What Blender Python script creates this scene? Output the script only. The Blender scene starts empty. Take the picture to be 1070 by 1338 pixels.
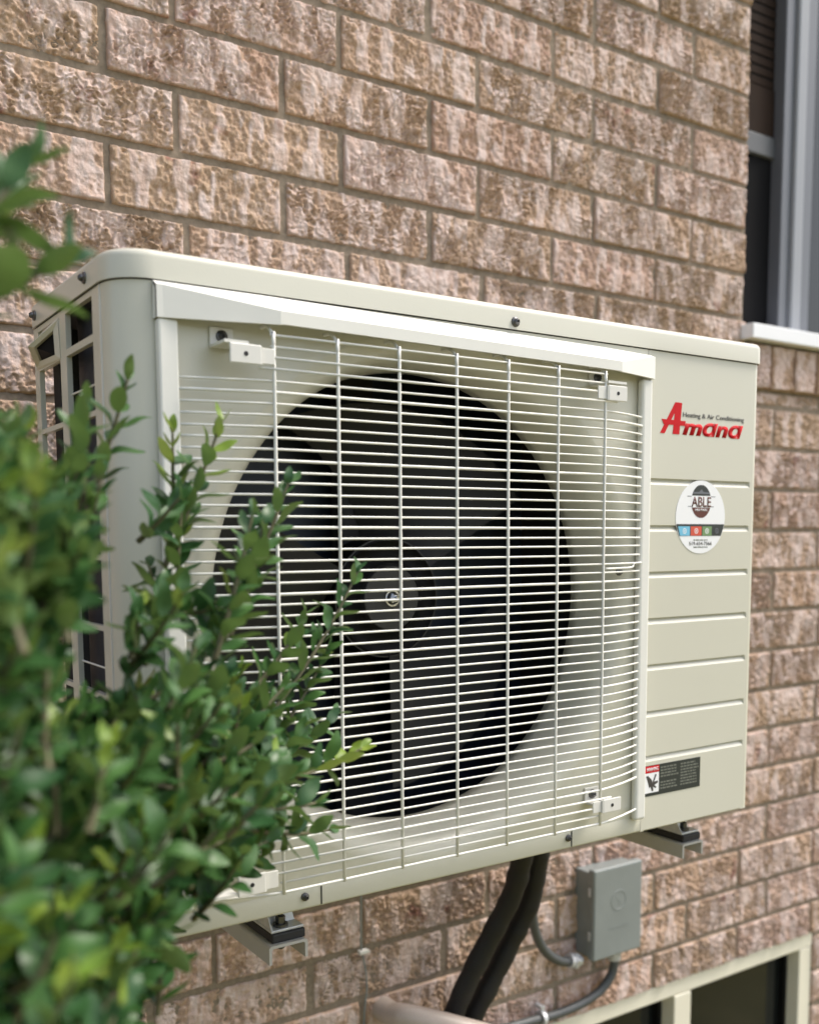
import bpy, bmesh, math, random
import numpy as np
from mathutils import Vector, Matrix, Quaternion

random.seed(11)
H = 0.089                       # one brick course in metres; the plan below is in courses
def W(x, y, z): return Vector((x*H, y*H, (26+z)*H))
sc = bpy.context.scene
COL = sc.collection

# ------------------------------------------------------------------ camera
cam = bpy.data.objects.new('camera', bpy.data.cameras.new('camera')); COL.objects.link(cam)
R_ = Vector((0.8331, -0.5531, -0.0060)); F_ = Vector((0.5502, 0.8288, -0.1018))
R_ = (R_ - F_*R_.dot(F_)/F_.dot(F_)).normalized(); F_.normalize(); U_ = R_.cross(F_)
cam.matrix_world = Matrix.Translation(W(-1.841, -16.183, -8.183)) @ Matrix((R_, U_, -F_)).transposed().to_4x4()
cam.data.sensor_fit = 'HORIZONTAL'; cam.data.sensor_width = 36.0
cam.data.lens = 36.0*1324.67/1070; cam.data.shift_y = (841.17-669)/1070
cam.data.clip_start = 0.02; cam.data.clip_end = 500
cam.data.dof.use_dof = True; cam.data.dof.focus_distance = 1.20; cam.data.dof.aperture_fstop = 4.6
sc.camera = cam
# ------------------------------------------------------------------ sky, sun, exposure
SUN_EL, SUN_AZ = math.radians(56), math.radians(112)     # azimuth measured from +y towards +x
world = bpy.data.worlds.new('World'); sc.world = world; world.use_nodes = True
nt = world.node_tree; bg = nt.nodes['Background']
sky = nt.nodes.new('ShaderNodeTexSky'); sky.sky_type = 'NISHITA'; sky.sun_disc = False
sky.sun_elevation = SUN_EL; sky.sun_rotation = SUN_AZ; sky.dust_density = 4.0; sky.air_density = 1.0; sky.ozone_density = 1.0
hs = nt.nodes.new('ShaderNodeHueSaturation'); hs.inputs['Saturation'].default_value = 0.75   # a veiled, overcast sky
nt.links.new(sky.outputs[0], hs.inputs['Color']); nt.links.new(hs.outputs[0], bg.inputs[0]); bg.inputs[1].default_value = 0.15
sl = bpy.data.lights.new('sun', 'SUN'); sl.energy = 1.5; sl.angle = math.radians(16); sl.color = (1, .94, .85)
sun = bpy.data.objects.new('sun', sl); COL.objects.link(sun)
sdir = Vector((math.sin(SUN_AZ)*math.cos(SUN_EL), math.cos(SUN_AZ)*math.cos(SUN_EL), math.sin(SUN_EL)))
sun.rotation_euler = (-sdir).to_track_quat('-Z', 'Y').to_euler(); sun.location = (3, -6, 8)
sc.view_settings.view_transform = 'Standard'; sc.view_settings.look = 'None'
sc.view_settings.exposure = 0.92; sc.view_settings.gamma = 1.0; sc.view_settings.use_curve_mapping = False

# ------------------------------------------------------------------ materials
def new_mat(name):
    m = bpy.data.materials.new(name); m.use_nodes = True
    return m, m.node_tree, m.node_tree.nodes['Principled BSDF']
def nd(t, kind, **kw):
    n = t.nodes.new(kind)
    for k, v in kw.items():
        if k in n.inputs: n.inputs[k].default_value = v
        else: setattr(n, k, v)
    return n
def paint(name, col, rough=.4, metal=0.0, bump=.0, bscale=700, var=.06, vscale=9, spec=.5, coat=0):
    m, t, b = new_mat(name)
    tc = nd(t, 'ShaderNodeTexCoord')
    n1 = nd(t, 'ShaderNodeTexNoise', Scale=vscale, Detail=5.0)
    n1.inputs['Roughness'].default_value = .65
    t.links.new(tc.outputs['Object'], n1.inputs['Vector'])
    mr = nd(t, 'ShaderNodeMapRange'); mr.inputs[3].default_value = 1-var*1.6; mr.inputs[4].default_value = 1+var
    t.links.new(n1.outputs[0], mr.inputs[0])
    mx = nd(t, 'ShaderNodeMix', data_type='RGBA', blend_type='MULTIPLY'); mx.inputs[0].default_value = 1
    mx.inputs[6].default_value = (*col, 1); t.links.new(mr.outputs[0], mx.inputs[7])
    t.links.new(mx.outputs[2], b.inputs['Base Color'])
    mr2 = nd(t, 'ShaderNodeMapRange'); mr2.inputs[3].default_value = rough*(1-2*min(var, .12)); mr2.inputs[4].default_value = rough*(1+2*min(var, .12))
    t.links.new(n1.outputs[0], mr2.inputs[0]); t.links.new(mr2.outputs[0], b.inputs['Roughness'])
    b.inputs['Metallic'].default_value = metal; b.inputs['Specular IOR Level'].default_value = spec
    if bump:
        n2 = nd(t, 'ShaderNodeTexNoise', Scale=bscale, Detail=2.0)
        t.links.new(tc.outputs['Object'], n2.inputs['Vector'])
        bp = nd(t, 'ShaderNodeBump', Strength=bump, Distance=.001); t.links.new(n2.outputs[0], bp.inputs['Height'])
        t.links.new(bp.outputs[0], b.inputs['Normal'])
    return m
M = {}
M['cream'] = paint('cream_paint', (.60, .588, .495), .25, bump=.10, bscale=650, var=.018, vscale=4)
M['guard'] = paint('guard_paint', (.76, .755, .70), .40, bump=.06, var=.04, vscale=20)
M['white'] = paint('white_plastic', (.70, .69, .64), .35, var=.03)
M['sticker'] = paint('sticker_white', (.84, .85, .86), .3, var=.01)
M['hub'] = paint('hub_plastic', (.028, .028, .027), .45, var=.1)
M['black'] = paint('black_plastic', (.006, .006, .0062), .6, spec=.12, var=.2, vscale=30)
M['fan'] = paint('fan_plastic', (.030, .030, .0285), .55, var=.15, vscale=14, spec=.22)
M['coil'] = paint('coil_fins', (.022, .030, .045), .5, metal=.2, var=.3, vscale=60)
M['inner'] = paint('shaded_steel', (.014, .014, .015), .7, var=.2)  # galvanised interior coloured near black, the cavity's shade put into the paint
M['galv'] = paint('galvanised_steel', (.62, .64, .66), .36, metal=.35, bump=.1, bscale=200, var=.25, vscale=70)
M['zinc'] = paint('zinc_screw', (.13, .13, .13), .35, metal=1, var=.1)
M['chrome'] = paint('bright_nut', (.75, .75, .76), .22, metal=1, var=.05)
M['channel'] = paint('bracket_paint', (.46, .45, .42), .42, bump=.05, var=.1, vscale=15)
M['rubber'] = paint('black_rubber', (.02, .02, .022), .62, bump=.2, bscale=300, var=.2)
M['foam'] = paint('foam_insulation', (.007, .007, .0075), .62, bump=.5, bscale=240, var=.35, vscale=60)
M['conduit'] = paint('grey_conduit', (.075, .082, .083), .45, var=.15, vscale=40)
M['boxgrey'] = paint('grey_box_paint', (.225, .25, .245), .42, bump=.06, var=.10, vscale=16)
M['boxside'] = M['boxgrey']
M['pvc'] = paint('pvc_pipe', (.50, .42, .36), .4, var=.15, vscale=20)
M['almond'] = paint('almond_frame', (.78, .745, .61), .45, var=.05)
M['alu'] = paint('alu_frame', (.14, .15, .17), .4, var=.05)
M['rail'] = paint('dark_rail', (.10, .105, .11), .5, var=.08)
M['sash'] = paint('grey_sash', (.29, .305, .33), .4, var=.05)
M['sill'] = paint('sill_white', (.86, .87, .89), .4, var=.05)
M['glass_dark'] = paint('window_glass', (.012, .014, .0135), .10, var=.2, spec=.42)
M['screen'] = paint('insect_screen', (.012, .012, .013), .8, var=.2, spec=.08)
M['brown_reflection'] = paint('reflection_brown', (.034, .022, .016), .8, var=.3, spec=.1)  # brownish reflection in the upper pane, painted as a solid colour
M['red'] = paint('red_print', (.56, .006, .012), .6, spec=.2, var=.04)
M['ink'] = paint('ink_print', (.055, .05, .05), .4, var=.05)
M['inkgrey'] = paint('grey_print', (.17, .18, .15), .5, var=.1)
M['maroon'] = paint('maroon_print', (.10, .022, .012), .4, var=.1)
M['teal'] = paint('dark_teal_print', (.022, .028, .026), .45, var=.1)
M['pblue'] = paint('blue_print', (.17, .50, .70), .35, var=.05)
M['pred'] = paint('orange_red_print', (.62, .085, .045), .35, var=.05)
M['pgreen'] = paint('green_print', (.16, .28, .12), .35, var=.05)
M['stem'] = paint('shrub_bark', (.13, .12, .06), .7, var=.3, vscale=60)

def brick_mat():
    m, t, b = new_mat('tumbled_clay_brick')
    tc = nd(t, 'ShaderNodeTexCoord'); oi = nd(t, 'ShaderNodeObjectInfo')
    at = nd(t, 'ShaderNodeAttribute'); at.attribute_name = 'skin'
    off = nd(t, 'ShaderNodeVectorMath', operation='MULTIPLY_ADD')
    t.links.new(oi.outputs['Random'], off.inputs[0]); off.inputs[1].default_value = (7, 13, 5); t.links.new(tc.outputs['Object'], off.inputs[2])
    def noise(scale, det, mapscale=None, rough=.6):
        n = nd(t, 'ShaderNodeTexNoise', Scale=scale, Detail=det); n.inputs['Roughness'].default_value = rough
        if mapscale:
            mp = nd(t, 'ShaderNodeMapping'); mp.inputs['Scale'].default_value = mapscale
            t.links.new(off.outputs[0], mp.inputs[0]); t.links.new(mp.outputs[0], n.inputs['Vector'])
        else: t.links.new(off.outputs[0], n.inputs['Vector'])
        return n
    def mixc(fac, a, c, blend='MIX'):
        x = nd(t, 'ShaderNodeMix', data_type='RGBA', blend_type=blend)
        for s, v in ((0, fac), (6, a), (7, c)):
            if isinstance(v, (tuple, float, int)): x.inputs[s].default_value = (*v, 1) if isinstance(v, tuple) else v
            else: t.links.new(v, x.inputs[s])
        return x.outputs[2]
    def rng(src, a, b_, c=0., d=1.):
        r = nd(t, 'ShaderNodeMapRange', interpolation_type='SMOOTHSTEP')
        t.links.new(src, r.inputs[0])
        for i, v in zip((1, 2, 3, 4), (a, b_, c, d)): r.inputs[i].default_value = v
        return r.outputs[0]
    rnd = nd(t, 'ShaderNodeValToRGB'); e = rnd.color_ramp.elements
    e[0].color = (.43, .29, .20, 1); e[1].position = 1; e[1].color = (.48, .335, .25, 1)
    for p, c in ((.25, (.47, .325, .23)), (.5, (.42, .295, .20)), (.75, (.50, .345, .275)), (.93, (.40, .255, .185))):
        x = e.new(p); x.color = (*c, 1)
    t.links.new(oi.outputs['Random'], rnd.inputs[0])
    fine = noise(260, 4); mid = noise(70, 5); big = noise(17, 3)
    base = mixc(rng(mid.outputs[0], .42, .75, 0, .6), rnd.outputs[0], (.35, .225, .15))
    base = mixc(rng(fine.outputs[0], .5, .72, 0, .55), base, (.66, .52, .40))
    skinn = noise(60, 4, (1.6, 1, .42))
    skincol = mixc(rng(skinn.outputs[0], .38, .62), (.57, .43, .375), (.70, .59, .555))
    mul = nd(t, 'ShaderNodeMath', operation='MULTIPLY'); t.links.new(at.outputs['Fac'], mul.inputs[0]); mul.inputs[1].default_value = .92
    colr = mixc(mul.outputs[0], base, skincol)
    # chalky vertical smears and a few burnt red patches that belong to the brick
    smear = noise(26, 3, (2.2, 1, .5))
    colr = mixc(rng(smear.outputs[0], .60, .74, 0, .55), colr, (.64, .55, .52))
    colr = mixc(rng(big.outputs[0], .63, .74, 0, .75), colr, (.22, .085, .065))
    och = noise(31, 3)
    colr = mixc(rng(och.outputs[0], .64, .76, 0, .5), colr, (.36, .22, .11))
    t.links.new(colr, b.inputs['Base Color']); b.inputs['Roughness'].default_value = .9
    b.inputs['Specular IOR Level'].default_value = .25
    hgt = nd(t, 'ShaderNodeMath', operation='ADD'); t.links.new(fine.outputs[0], hgt.inputs[0]); t.links.new(mid.outputs[0], hgt.inputs[1])
    bp = nd(t, 'ShaderNodeBump', Strength=.65, Distance=.0024); t.links.new(hgt.outputs[0], bp.inputs['Height'])
    t.links.new(bp.outputs[0], b.inputs['Normal'])
    return m
M['brick'] = brick_mat()
def rough_mat(name, c1, c2, scale, bump, dist):
    m, t, b = new_mat(name)
    tc = nd(t, 'ShaderNodeTexCoord'); n = nd(t, 'ShaderNodeTexNoise', Scale=scale, Detail=8.0)
    t.links.new(tc.outputs['Object'], n.inputs['Vector'])
    r = nd(t, 'ShaderNodeValToRGB'); r.color_ramp.elements[0].position = .3; r.color_ramp.elements[1].position = .7
    r.color_ramp.elements[0].color = (*c1, 1); r.color_ramp.elements[1].color = (*c2, 1)
    t.links.new(n.outputs[0], r.inputs[0]); t.links.new(r.outputs[0], b.inputs['Base Color'])
    b.inputs['Roughness'].default_value = .95
    bp = nd(t, 'ShaderNodeBump', Strength=bump, Distance=dist); t.links.new(n.outputs[0], bp.inputs['Height']); t.links.new(bp.outputs[0], b.inputs['Normal'])
    return m
M['mortar'] = rough_mat('tan_mortar', (.20, .16, .115), (.285, .23, .17), 120, .5, .002)
M['ground'] = rough_mat('soil_and_mulch', (.13, .12, .032), (.21, .185, .065), 9, .6, .02)
def leaf_mat(name, c1, c2, under, rough):
    m, t, b = new_mat(name)
    geo = nd(t, 'ShaderNodeNewGeometry'); oi = nd(t, 'ShaderNodeObjectInfo')
    ad = nd(t, 'ShaderNodeMath', operation='ADD'); t.links.new(geo.outputs['Random Per Island'], ad.inputs[0]); t.links.new(oi.outputs['Random'], ad.inputs[1])
    fr = nd(t, 'ShaderNodeMath', operation='FRACT'); t.links.new(ad.outputs[0], fr.inputs[0])
    r = nd(t, 'ShaderNodeValToRGB'); r.color_ramp.elements[0].color = (*c1, 1); r.color_ramp.elements[1].color = (*c2, 1)
    t.links.new(fr.outputs[0], r.inputs[0])
    tc = nd(t, 'ShaderNodeTexCoord'); n = nd(t, 'ShaderNodeTexNoise', Scale=90, Detail=3.0); t.links.new(tc.outputs['Object'], n.inputs['Vector'])
    mv = nd(t, 'ShaderNodeMapRange'); mv.inputs[3].default_value = .75; mv.inputs[4].default_value = 1.25; t.links.new(n.outputs[0], mv.inputs[0])
    mu = nd(t, 'ShaderNodeMix', data_type='RGBA', blend_type='MULTIPLY'); mu.inputs[0].default_value = 1
    t.links.new(r.outputs[0], mu.inputs[6]); t.links.new(mv.outputs[0], mu.inputs[7])
    mx = nd(t, 'ShaderNodeMix', data_type='RGBA'); t.links.new(geo.outputs['Backfacing'], mx.inputs[0])
    t.links.new(mu.outputs[2], mx.inputs[6]); mx.inputs[7].default_value = (*under, 1)
    t.links.new(mx.outputs[2], b.inputs['Base Color']); b.inputs['Roughness'].default_value = rough
    tr = nd(t, 'ShaderNodeBsdfTranslucent'); t.links.new(mx.outputs[2], tr.inputs[0])
    ms = nd(t, 'ShaderNodeMixShader'); ms.inputs[0].default_value = .28
    t.links.new(b.outputs[0], ms.inputs[1]); t.links.new(tr.outputs[0], ms.inputs[2])
    t.links.new(ms.outputs[0], t.nodes['Material Output'].inputs[0])
    return m
M['leaf'] = leaf_mat('boxwood_leaf', (.026, .088, .026), (.072, .170, .040), (.12, .20, .055), .40)
M['young'] = leaf_mat('young_leaf', (.16, .27, .035), (.25, .34, .05), (.24, .32, .07), .4)

# ------------------------------------------------------------------ helpers
class Thing:
    """An Empty at the thing's base; parts are built in plan coordinates."""
    def __init__(s, name, label, cat, base, group=None):
        s.o = bpy.data.objects.new(name, None); COL.objects.link(s.o); s.p = W(*base); s.o.location = s.p
        s.o.empty_display_size = .05
        s.o['label'] = label; s.o['category'] = cat; s.o['kind'] = 'thing'
        if group: s.o['group'] = group
    def part(s, name, bm, mat, parent=None, smooth=False, label=None, kind=None):
        return link(name, bm, mat, parent or s.o, s.p, smooth, label, kind)
def link(name, bm, mat, parent, base, smooth=False, label=None, kind=None):
    me = bpy.data.meshes.new(name)
    bmesh.ops.translate(bm, verts=bm.verts, vec=-base)
    bm.to_mesh(me); bm.free()
    if smooth: me.polygons.foreach_set('use_smooth', [True]*len(me.polygons))
    for m in (mat if isinstance(mat, (list, tuple)) else [mat]): me.materials.append(m)
    o = bpy.data.objects.new(name, me); COL.objects.link(o)
    o.parent = parent
    if label: o['label'] = label
    if kind: o['kind'] = kind
    return o
def obj_from_mesh(name, me, parent, loc=(0, 0, 0), rot=None, scale=None):
    o = bpy.data.objects.new(name, me); COL.objects.link(o); o.parent = parent; o.location = loc
    if rot is not None:
        if isinstance(rot, Quaternion): o.rotation_mode = 'QUATERNION'; o.rotation_quaternion = rot
        else: o.rotation_euler = rot
    if scale is not None: o.scale = (scale,)*3 if isinstance(scale, (int, float)) else scale
    return o
def NB(): return bmesh.new()
def box(bm, x0, x1, y0, y1, z0, z1, bev=0.0, seg=2):
    """axis-aligned box in plan coordinates, optional bevel (courses)"""
    b2 = bmesh.new() if bev else bm
    a, c = W(min(x0, x1), min(y0, y1), min(z0, z1)), W(max(x0, x1), max(y0, y1), max(z0, z1))
    v = [b2.verts.new((X, Y, Z)) for X in (a.x, c.x) for Y in (a.y, c.y) for Z in (a.z, c.z)]
    for f in ((0, 1, 3, 2), (4, 6, 7, 5), (0, 4, 5, 1), (2, 3, 7, 6), (0, 2, 6, 4), (1, 5, 7, 3)):
        b2.faces.new([v[i] for i in f])
    if bev:
        bmesh.ops.bevel(b2, geom=b2.edges[:], offset=bev*H, segments=seg, affect='EDGES', profile=.5)
        merge(bm, b2)
def merge(bm, b2):
    me = bpy.data.meshes.new('tmp'); b2.to_mesh(me); b2.free(); bm.from_mesh(me); bpy.data.meshes.remove(me)
def tube(bm, pts, r, n=10, cap=True, plan=True):
    """swept tube through plan points, radius in courses (number or per-point list)"""
    P = [W(*p) if plan else Vector(p) for p in pts]
    rs = r if isinstance(r, (list, tuple)) else [r]*len(P)
    rings = []; ref = None
    for i, p in enumerate(P):
        d = (P[min(i+1, len(P)-1)] - P[max(i-1, 0)]).normalized()
        if ref is None: ref = d.orthogonal().normalized()
        ref = (ref - d*ref.dot(d)).normalized(); q = d.cross(ref)
        rings.append([bm.verts.new(p + (ref*math.cos(a) + q*math.sin(a))*rs[i]*(H if plan else 1)) for a in [2*math.pi*k/n for k in range(n)]])
    for a, b in zip(rings, rings[1:]):
        for k in range(n): bm.faces.new((a[k], a[(k+1) % n], b[(k+1) % n], b[k]))
    if cap:
        bm.faces.new(rings[0][::-1]); bm.faces.new(rings[-1])
def smooth_path(pts, n=8):
    out = []; P = [Vector(p) for p in pts]
    for i in range(len(P)-1):
        p0, p1, p2, p3 = P[max(i-1, 0)], P[i], P[i+1], P[min(i+2, len(P)-1)]
        for k in range(n):
            t = k/n
            out.append(.5*((2*p1)+(p2-p0)*t+(2*p0-5*p1+4*p2-p3)*t*t+(3*p1-p0-3*p2+p3)*t**3))
    out.append(P[-1]); return out
def lathe_y(bm, cx, cz, prof, n=96):
    """revolve (r, y) about the y axis through (cx, cz)"""
    rings = [[bm.verts.new(W(cx+r*math.cos(2*math.pi*k/n), y, cz+r*math.sin(2*math.pi*k/n))) for k in range(n)] for r, y in prof]
    for a, b in zip(rings, rings[1:]):
        for k in range(n): bm.faces.new((a[k], a[(k+1) % n], b[(k+1) % n], b[k]))
    return rings
def disc_y(bm, cx, cz, r, y0, y1, n=24, bev=.0):
    prof = [(r, y1), (r, y0+bev), (r-bev, y0)] if bev else [(r, y1), (r, y0)]
    rg = lathe_y(bm, cx, cz, prof, n); bm.faces.new(rg[-1])
def prism(bm, pts, y0, y1):
    """polygon in x,z extruded from y0 (front) to y1"""
    a = [bm.verts.new(W(x, y0, z)) for x, z in pts]; b = [bm.verts.new(W(x, y1, z)) for x, z in pts]
    n = len(pts); bm.faces.new(a); bm.faces.new(b[::-1])
    for k in range(n): bm.faces.new((a[k], b[k], b[(k+1) % n], a[(k+1) % n]))
def fix(bm): bmesh.ops.recalc_face_normals(bm, faces=bm.faces); return bm
def rr(x0, x1, y0, y1, rad, inset=0, n=8):
    """rounded rectangle outline; rad = (front-left, front-right, back-right, back-left)"""
    out = []
    cs = [(x0, y0, 1, 1, math.pi), (x1, y0, -1, 1, 1.5*math.pi), (x1, y1, -1, -1, 0), (x0, y1, 1, -1, .5*math.pi)]
    for (cx, cy, sx, sy, a0), r in zip(cs, rad):
        c = (cx+sx*r, cy+sy*r); q = max(r-inset, .004)
        # when the inset exceeds the radius the corner simply moves in
        e = max(0, inset-r+.004); c = (c[0]+sx*e, c[1]+sy*e)
        for k in range(n+1):
            a = a0+k/n*math.pi/2; out.append((c[0]+q*math.cos(a), c[1]+q*math.sin(a)))
    return out
def loft(bm, loops):
    rings = [[bm.verts.new(W(*p)) for p in L] for L in loops]; n = len(rings[0])
    for a, b in zip(rings, rings[1:]):
        for k in range(n): bm.faces.new((a[k], a[(k+1) % n], b[(k+1) % n], b[k]))
    return rings
def screw(bm, x, y, z, r=.043, axis='y', out=-1):
    """domed pan-head screw with a recessed cross"""
    n = 12
    prof = [(r*1.55, 0), (r*1.5, .02), (r, .03), (r*.95, .05), (r*.6, .07), (r*.3, .06), (.001, .035)]
    rings = []
    for q, d in prof:
        ring = []
        for k in range(n):
            a = 2*math.pi*k/n; qq = q*(.72 if (k % 3 == 0 and q < r*.7) else 1)
            if axis == 'y': ring.append(bm.verts.new(W(x+qq*math.cos(a), y+out*d, z+qq*math.sin(a))))
            else: ring.append(bm.verts.new(W(x+out*d, y+qq*math.cos(a), z+qq*math.sin(a))))
        rings.append(ring)
    for a, b in zip(rings, rings[1:]):
        for k in range(n): bm.faces.new((a[k], a[(k+1) % n], b[(k+1) % n], b[k]))
    bm.faces.new(rings[-1])
def text_bm(body, x0, x1, z0, z1, y, shear=0.0, bold=0.0, depth=.004, squash=True, align=None):
    """built-in font lettering fitted into a plan rectangle on a plane facing the street (-y)"""
    cu = bpy.data.curves.new('t', 'FONT'); cu.body = body; cu.size = 1; cu.shear = shear; cu.offset = bold; cu.resolution_u = 4
    o = bpy.data.objects.new('t', cu); COL.objects.link(o); bpy.context.view_layer.update()
    me = bpy.data.meshes.new_from_object(o.evaluated_get(bpy.context.evaluated_depsgraph_get()))
    bpy.data.objects.remove(o); bpy.data.curves.remove(cu)
    v = np.array([p.co[:] for p in me.vertices]); lo, hi = v.min(0), v.max(0)
    sx = (x1-x0)/(hi[0]-lo[0]); sz = (z1-z0)/(hi[1]-lo[1])
    bm = bmesh.new(); bm.from_mesh(me); bpy.data.meshes.remove(me)
    for p in bm.verts:
        p.co = W(x0+(p.co.x-lo[0])*sx, y, z0+(p.co.y-lo[1])*sz)
    fs = bm.faces[:]
    ex = bmesh.ops.extrude_face_region(bm, geom=fs)
    for g in ex['geom']:
        if isinstance(g, bmesh.types.BMVert): g.co.y -= depth*H
    return bm

def print_bm(x0, x1, z0, z1, y, seed, depth=.002):
    """a line of print too fine to read in the photograph: word-length strokes"""
    r = random.Random(seed); bm = bmesh.new(); x = x0
    while x < x1-.01:
        w = min(r.uniform(.03, .085), x1-x); box(bm, x, x+w, y-depth, y, z0, z1); x += w+.016
    return bm
# ------------------------------------------------------------------ ground
g = NB(); S = 160
vs = [g.verts.new((x, y, 0)) for x, y in ((-S, -S), (S, -S), (S, S), (-S, S))]; g.faces.new(vs)
gr = link('ground', g, M['ground'], None, Vector((0, 0, 0))); gr['kind'] = 'structure'

# ------------------------------------------------------------------ brick wall
def vnoise(shape, cells, rng):
    """tileless smooth value noise on a grid"""
    ny, nx = shape; cy, cx = max(1, int(cells[0])), max(1, int(cells[1]))
    g_ = rng.random((cy+2, cx+2))
    yy = np.linspace(0, cy, ny, endpoint=True)*.9999; xx = np.linspace(0, cx, nx, endpoint=True)*.9999
    iy, ix = yy.astype(int), xx.astype(int); fy, fx = yy-iy, xx-ix
    fy, fx = fy*fy*(3-2*fy), fx*fx*(3-2*fx); fy = fy[:, None]; fx = fx[None, :]
    a = g_[np.ix_(iy, ix)]; b = g_[np.ix_(iy, ix+1)]; c = g_[np.ix_(iy+1, ix)]; d = g_[np.ix_(iy+1, ix+1)]
    return (a*(1-fx)+b*fx)*(1-fy)+(c*(1-fx)+d*fx)*fy
def fbm(shape, cells, rng, octv=4, gain=.55):
    out = np.zeros(shape); amp = 1; tot = 0
    for k in range(octv):
        out += amp*vnoise(shape, (cells[0]*2**k, cells[1]*2**k), rng); tot += amp; amp *= gain
    return out/tot
def sstep(x, a, b):
    t_ = np.clip((x-a)/(b-a), 0, 1); return t_*t_*(3-2*t_)
JT = .115
def brick_mesh(w, hgt, seed, dens=1.0, depth=.9, style=None):
    """one brick: w x hgt in courses, rock-faced front at -y; centred on its own face"""
    rng = np.random.default_rng(seed)
    nx, ny = max(6, int(w*50*dens)), max(5, int(hgt*56*dens)); sh = (ny, nx)
    st = rng.random() if style is None else style
    # torn, ruffled ledges with flat skins of clay between them; style sets how shaggy the brick is
    warp = fbm(sh, (hgt*3, w*3), rng, 3)
    zz = np.linspace(0, hgt, ny)[:, None]; xx = np.linspace(0, w, nx)[None, :]
    sl = rng.uniform(-.5, .5)
    q = 1.0*fbm(sh, (hgt*3.0, w*2.4), rng, 4, .58) + .55*zz + sl*.35*xx + .35*warp + .16*fbm(sh, (hgt*10, w*9), rng, 2)
    N_ = 4.8+3.2*st
    t_ = q*N_; fr = t_-np.floor(t_)
    saw = sstep(fr, 0, .14)*(1-.85*fr)                       # sharp lip, then a slope back
    ledge = 1-sstep(np.abs(fr-.06), .03, .14)
    pl = fbm(sh, (max(1, hgt*1.8), w*4.5), rng, 3)            # vertical streaks of smooth skin
    m_ = sstep(pl, .45, .58)
    grit = fbm(sh, (hgt*15, w*15), rng, 3)-.5
    lump = fbm(sh, (hgt*4, w*4), rng, 3)-.5
    rough_ = sstep(fbm(sh, (hgt*1.5, w*1.5), rng, 2), .36-.25*st+.1, .60-.25*st+.1)
    hh = (saw-.5)*(.018+.105*st)*rough_*(1-.45*m_) + grit*(.10*(1-.7*m_)) + lump*.07 + .012*m_
    skin = np.clip(m_*(1-.6*ledge*rough_) + .55*rough_*(1-ledge)*sstep(fr, .2, .45)*sstep(warp, .42, .6), 0, 1)
    x = np.linspace(-w/2, w/2, nx); z = np.linspace(-hgt/2, hgt/2, ny)
    # crisp, slightly chipped arrises
    ex = np.minimum(x+w/2, w/2-x)[None, :]; ez = np.minimum(z+hgt/2, hgt/2-z)[:, None]
    e = np.minimum(np.broadcast_to(ex, sh), np.broadcast_to(ez, sh)) + .035*(fbm(sh, (hgt*9, w*9), rng, 2)-.5)
    rim = sstep(e, -.010, .026)
    m_ = skin
    hh = np.clip(hh, -.08, .10)
    y = -(hh*rim) + (1-rim)*.045
    X, Z = np.meshgrid(x, z)
    jag = .018*(fbm(sh, (hgt*10, w*10), rng, 2)-.5)
    front = np.stack([X+jag*(np.abs(X) > w/2-.02), y, Z+jag*(np.abs(Z) > hgt/2-.02)], -1).reshape(-1, 3)
    i = np.arange(ny*nx).reshape(ny, nx)
    q4 = np.stack([i[:-1, :-1], i[:-1, 1:], i[1:, 1:], i[1:, :-1]], -1).reshape(-1, 4)
    # sides: border loop pushed back
    loop = np.concatenate([i[0, :-1], i[:-1, -1], i[-1, :0:-1], i[:0:-1, 0]])
    back = front[loop].copy(); back[:, 1] = depth
    b0 = len(front); nb = len(loop); bi = b0+np.arange(nb)
    side = np.stack([loop, bi, np.roll(bi, -1), np.roll(loop, -1)], -1)
    verts = np.concatenate([front, back])*H
    faces = np.concatenate([q4, side])
    me = bpy.data.meshes.new('brick')
    me.from_pydata(verts.tolist(), [], faces.tolist())
    me.polygons.foreach_set('use_smooth', np.concatenate([np.ones(len(q4), bool), np.zeros(len(side), bool)]))
    a = me.attributes.new('skin', 'FLOAT', 'POINT')
    a.data.foreach_set('value', np.concatenate([(m_*(.55+.45*fbm(sh, (hgt*6, w*5), rng, 2))*rim).ravel(), np.zeros(nb)]).astype(np.float32))
    me.materials.append(M['brick']); me.update()
    return me
wall = Thing('brick_wall', 'rough pinkish tan clay brick house wall with tan mortar behind the air conditioner', 'wall', (8, 0, -26))
X_OPEN, X_END, X_START = 18.49, 34.0, -14.0
BW = (10.5, 22.12, -25.2, -18.9)                          # basement window opening
BL = 3.03
full = [brick_mesh(BL-JT, 1-JT, 100+k) for k in range(18)]
n_named = 0; far_list = []
def row_shift(k):
    if k == 3: return .13
    if k < 5: return 0.0
    if k < 9: return .1
    if k < 16: return .27
    return .25
def lay(me, cx, cz, flip, visible, dy, w_, h_):
    loc = W(cx, dy, cz) - wall.p
    if visible:
        obj_from_mesh('brick', me, wall.o, loc, (0, math.pi if flip else 0, 0))
    else: far_list.append((w_, h_, loc, flip))
rb = random.Random(5)
cut_cache = {}
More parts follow.
